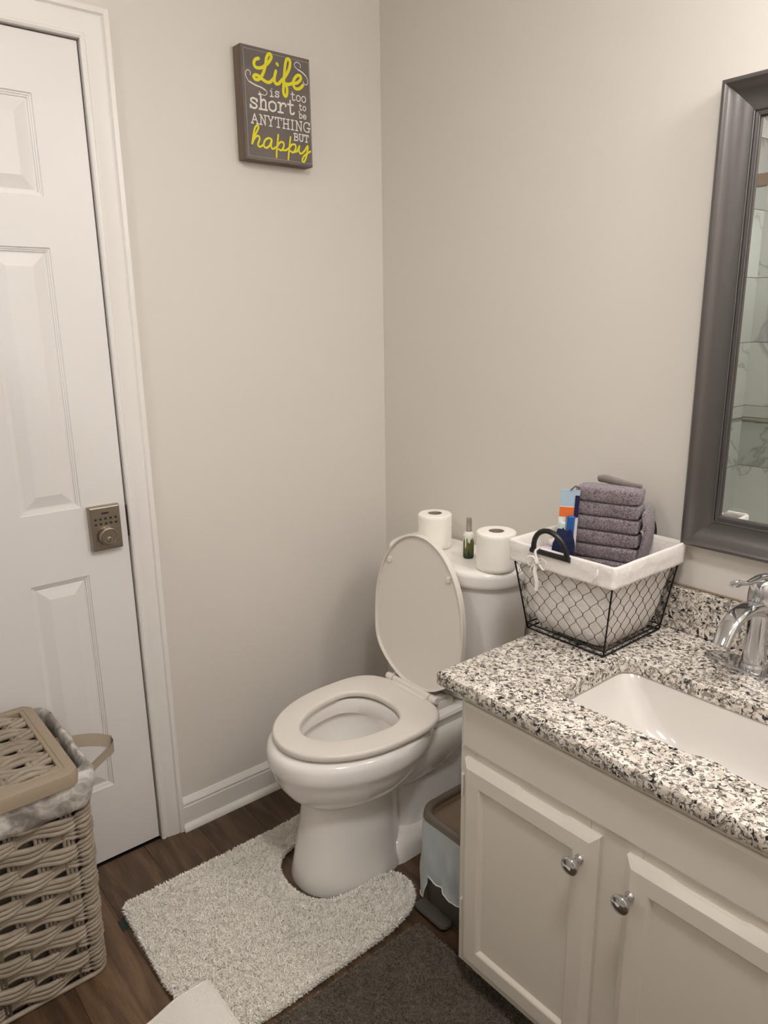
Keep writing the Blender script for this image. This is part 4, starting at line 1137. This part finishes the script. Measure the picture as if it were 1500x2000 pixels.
# pad with gently uneven top
padmesh(cpoly, .0105, .01, RUGW, 'rug_backing', cr_)
pile('rug_pile', cpoly, 170000, rz, .0095, .0028, RUGW, cr_, 1, .9, 3600)
g = G(); g.box(.225, .262, -1.066, -1.040, .0008, .0022, .0004, 1); o = g.build('care_tag', mat('dark_green_tag', (36, 52, 44), .6), cr_); o['label'] = 'dark green fabric tag'
# grey bath mat
gpoly = rrect(.722, 1.555, -1.035, -.512, .012, 4)
gm = empty('grey_bath_mat', (0, 0, 0), label='dark grey plush bath mat lying in front of the vanity', cat='rug')
padmesh(gpoly, .0075, .01, RUGG, 'mat_backing', gm)
pile('mat_pile', gpoly, 190000, lambda X, Y: .0066 + .0008 * np.sin(X * 41) * np.cos(Y * 37) + .0011 * np.sin(X * 160 + 2 * np.sin(Y * 60)) * np.sin(Y * 150 + 2 * np.sin(X * 55)), .0060, .0028, RUGG, gm, 2, 1.0, 1800)
# white terry mat, its corner over the shag rug
tm = empty('white_terry_mat', (0, 0, 0), label='flat white terry bath mat with its corner lying over the shag rug', cat='rug')
th = math.radians(-2)
def tz(x, y_):
    d = max(0, -1.045 - y_); e = max(0, x - .80)
    dd = math.hypot(d, e) if True else 0
    t = min(1, dd / .09); t = t * t * (3 - 2 * t)
    return .0255 * (1 - t) + (.0035 + .014 * min(1, max(0, (x - .68) / .03))) * t
rt, rb_ = [], []
NX, NY = 46, 40
for j in range(NY + 1):
    a, b2 = [], []
    for i in range(NX + 1):
        x = .548 + .50 * i / NX; y_ = -.985 - .50 * j / NY
        zz = tz(x, y_) + .0007 * mnoise.noise(Vector((x * 18, y_ * 18, 0)))
        a.append((x, y_, zz + .006)); b2.append((x, y_, zz))
    rt.append(a); rb_.append(b2)
g = G(); g.grid(rt); g.grid([r_[::-1] for r_ in rb_])
edge = [rt[0][i] for i in range(NX + 1)] + [rt[j][NX] for j in range(1, NY + 1)] + [rt[NY][i] for i in range(NX - 1, -1, -1)] + [rt[j][0] for j in range(NY - 1, 0, -1)]
edb = [rb_[0][i] for i in range(NX + 1)] + [rb_[j][NX] for j in range(1, NY + 1)] + [rb_[NY][i] for i in range(NX - 1, -1, -1)] + [rb_[j][0] for j in range(NY - 1, 0, -1)]
g.loft([edb, edge]); g.build('terry_cloth', RUGT, tm, auto=50)
g = G(); g.tube([Vector(p) + Vector((0, 0, -.003)) for p in edge], .0042, 8, closed=True); g.build('hem', RUGT, tm, smooth=True)

# ------------------------------------------------------------------ laundry hamper
hp = empty('laundry_hamper', (.2, -1.34, 0), label='grey-beige woven wicker laundry hamper with marbled liner in front of the door', cat='laundry basket')
ho = (.2, -1.34, 0)
HXb, HXt = .341, .366          # front face x at the bottom and hem
HYR, HYL, HXk = -1.134, -1.560, .062
nrow = 13; zb0, zb1 = .014, .478
def hface(t): return HXb + (HXt - HXb) * t
def strandpath(t, phase, off, z, close=False):
    """one weaver: along front face (x=hface), round corner, along +y side, back and left"""
    xf_ = hface(t); yr = HYR + .004 * t; yl = HYL; xk = HXk; r = .03
    raw = rrect(xk, xf_, yl, yr, r, 4)
    pts = []; L = 0; out = []
    raw = [Vector(p) for p in raw]; n = len(raw)
    per = sum((raw[(i + 1) % n] - raw[i]).length for i in range(n)); period = per / 11
    cx_, cy_ = (xk + xf_) / 2, (yl + yr) / 2
    s = 0
    for i in range(n):
        a, b2 = raw[i], raw[(i + 1) % n]; d = (b2 - a).length; m_ = max(1, int(d / .010))
        nrm = Vector(((b2 - a).y, -(b2 - a).x)).normalized()
        for k in range(m_):
            p = a + (b2 - a) * k / m_; ss = s + d * k / m_
            w_ = math.sin(2 * pi * ss / period + phase)
            dc = min((Vector(((xf_ if q1 else xk), (yr if q2 else yl))) - p).length for q1 in (0, 1) for q2 in (0, 1))
            cf = min(1, max(0, (dc - .012) / .035)); amp = .0068 * w_ * cf + .003 * (1 - cf)
            q = p + nrm * amp
            zz = z + off * (.0098 + .0022 * w_ * cf) + .0050 * math.cos(2 * pi * ss / period + phase) * cf
            out.append((q.x, q.y, zz))
        s += d
    return out
for r_ in range(nrow):
    t = (r_ + .5) / nrow; z = zb0 + (zb1 - zb0) * t
    ph = pi * (r_ % 2) + .6
    for off in (-1, 0, 1):
        g = G(); g.tube(strandpath(t, ph, off, z), .0062, 8, closed=True)
        rel(g.build('wicker_strand', WICK, None, smooth=True), hp, ho)
# stakes in triples
per_pts = []
def stakes():
    for face, n in (('F', 7), ('R', 5)):
        for k in range(n):
            for d in (-.0085, 0, .0085):
                if face == 'F':
                    yy = HYL + .035 + (HYR - HYL - .045) * (k + .3) / n + d
                    p0, p1 = (HXb - .002, yy, .004), (HXt - .002, yy, .478)
                else:
                    xx = HXk + .03 + (HXb - HXk - .05) * (k + .3) / n + d
                    p0, p1 = (xx, HYR - .002, .004), (xx, HYR + .002, .478)
                g = G(); g.tube([p0, p1], .0042, 6); rel(g.build('wicker_stake', WICKD, None, smooth=True), hp, ho)
stakes()
g = G(); a_ = rrect(HXk + .012, HXb - .014, HYL + .012, HYR - .014, .02, 4); b_2 = rrect(HXk + .012, HXt - .014, HYL + .012, HYR - .012, .02, 4)
g.loft([at(a_, .004), at(b_2, .47)], True, False)
rel(g.build('inner_lining', mat('inner_lining_cloth', (120, 110, 98), .9), None), hp, ho)
g = G(); g.tube([(p[0], p[1], .006) for p in rrect(HXk, HXb + .003, HYL, HYR + .002, .03, 5)], .006, 8, closed=True)
rel(g.build('base_rim', WICK, None, smooth=True), hp, ho)
# marbled liner turned over the rim
def LN(out, z, seed, amp=.004, rr=.035):
    raw = rrect(HXk - .006 - out * .4, HXt + out, HYL - .005, HYR + .006 + out * .5, rr, 6); pts = []
    for i in range(len(raw)):
        a, b2 = Vector(raw[i]), Vector(raw[(i + 1) % len(raw)]); n = max(1, int((b2 - a).length / .012))
        for k in range(n):
            p = a + (b2 - a) * k / n
            d = amp * mnoise.noise(Vector((p.x * 26, p.y * 26, seed * 1.7))); dz = amp * .8 * mnoise.noise(Vector((p.x * 18, p.y * 18, seed + 7)))
            c2 = Vector((.21, -1.34)); q = p + (p - c2).normalized() * d
            pts.append((q.x, q.y, z + dz))
    return pts
def LNn(*a, **k): return LN(*a, **k)
base_len = len(LN(.01, .5, 0))
def fixlen(L):
    # resample to the same count
    n = len(L); return [L[int(i * n / base_len) % n] for i in range(base_len)]
lo = [LN(-.016, .470, 0, .002), LN(-.010, .515, 1), LN(.0, .536, 2, .007), LN(.012, .541, 3, .008), LN(.024, .530, 4, .008), LN(.029, .508, 5, .007), LN(.020, .482, 6, .005), LN(.015, .464, 7, .004), LN(.012, .452, 8, .003), LN(.008, .451, 8, .003)]
g = G(); g.loft([fixlen(l) for l in lo], False, False)
o = rel(g.build('liner', LINER, None, smooth=True), hp, ho); o['label'] = 'grey and white marbled cloth liner'
# lid
LX0, LX1, LY0, LY1, LZ0, LZ1 = .040, .404, -1.575, -1.150, .522, .557
g = G(); fw = .034
A = lambda i, z, r=.03: at(rrect(LX0 + i, LX1 - i, LY0 + i, LY1 - i, max(r - i, .004), 6), z)
g.loft([A(.004, LZ0), A(0, LZ0 + .004), A(0, LZ1 - .012), A(.003, LZ1 - .004), A(.010, LZ1), A(fw - .010, LZ1), A(fw - .009, LZ1 - .0015), A(fw - .004, LZ1 - .0015), A(fw - .002, LZ1), A(fw, LZ1 - .001), A(fw, LZ1 - .012), A(fw, LZ0)], close=True)
lid = rel(g.build('lid', LIDM, None, auto=35), hp, ho)
lin_par = lid
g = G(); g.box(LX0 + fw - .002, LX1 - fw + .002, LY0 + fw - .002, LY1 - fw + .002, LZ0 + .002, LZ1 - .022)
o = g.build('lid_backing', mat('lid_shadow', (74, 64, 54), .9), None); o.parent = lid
xs0, xs1 = LX0 + fw + .006, LX1 - fw - .006; ns = 19
for k in range(ns):
    x = xs0 + (xs1 - xs0) * k / (ns - 1); P = []
    for j in range(49):
        y_ = LY1 - fw - (LY1 - LY0 - 2 * fw) * j / 48
        w_ = math.sin(2 * pi * (y_ - LY1) / .115 + pi * ((k // 2) % 2))
        P.append((x + .0030 * w_ * (1 if k % 2 else -1), y_, LZ1 - .0105 + .0055 * w_))
    g = G(); g.tube(P, .0070, 8, flat=1.0); o = g.build('lid_strand', WICK, None, smooth=True); o.parent = lid
for k in range(8):
    for d in (-.011, 0, .011):
        y_ = LY1 - fw - .030 - .0575 * k + .0 + d
        if y_ < LY0 + fw: continue
        g = G(); g.tube([(LX0 + fw, y_, LZ1 - .012), (LX1 - fw, y_, LZ1 - .012)], .0056, 8); o = g.build('lid_stake', WICK, None, smooth=True); o.parent = lid
# ribbon loop
P = catmull([(.175, -1.145, .505), (.205, -1.115, .512), (.245, -1.075, .520), (.283, -1.050, .522), (.300, -1.052, .517), (.312, -1.075, .512), (.330, -1.108, .506), (.348, -1.128, .504)], 6)
g = G(); rows = [[], []]
for i, p in enumerate(P):
    t = i / (len(P) - 1); hw = .0125 + .002 * math.sin(t * 6)
    tilt = Vector((.002, .004, 1)).normalized()
    if t < .45: tilt = Vector((-.5, .3, .6)).normalized()
    rows[0].append(p + tilt * hw); rows[1].append(p - tilt * hw)
g.grid(rows); r3 = [[q + Vector((.0015, .001, 0)) for q in r_] for r_ in rows]; g.grid(r3)
o = rel(g.build('ribbon_loop', RIB, None, smooth=True), hp, ho); o['label'] = 'taupe ribbon pull loop'
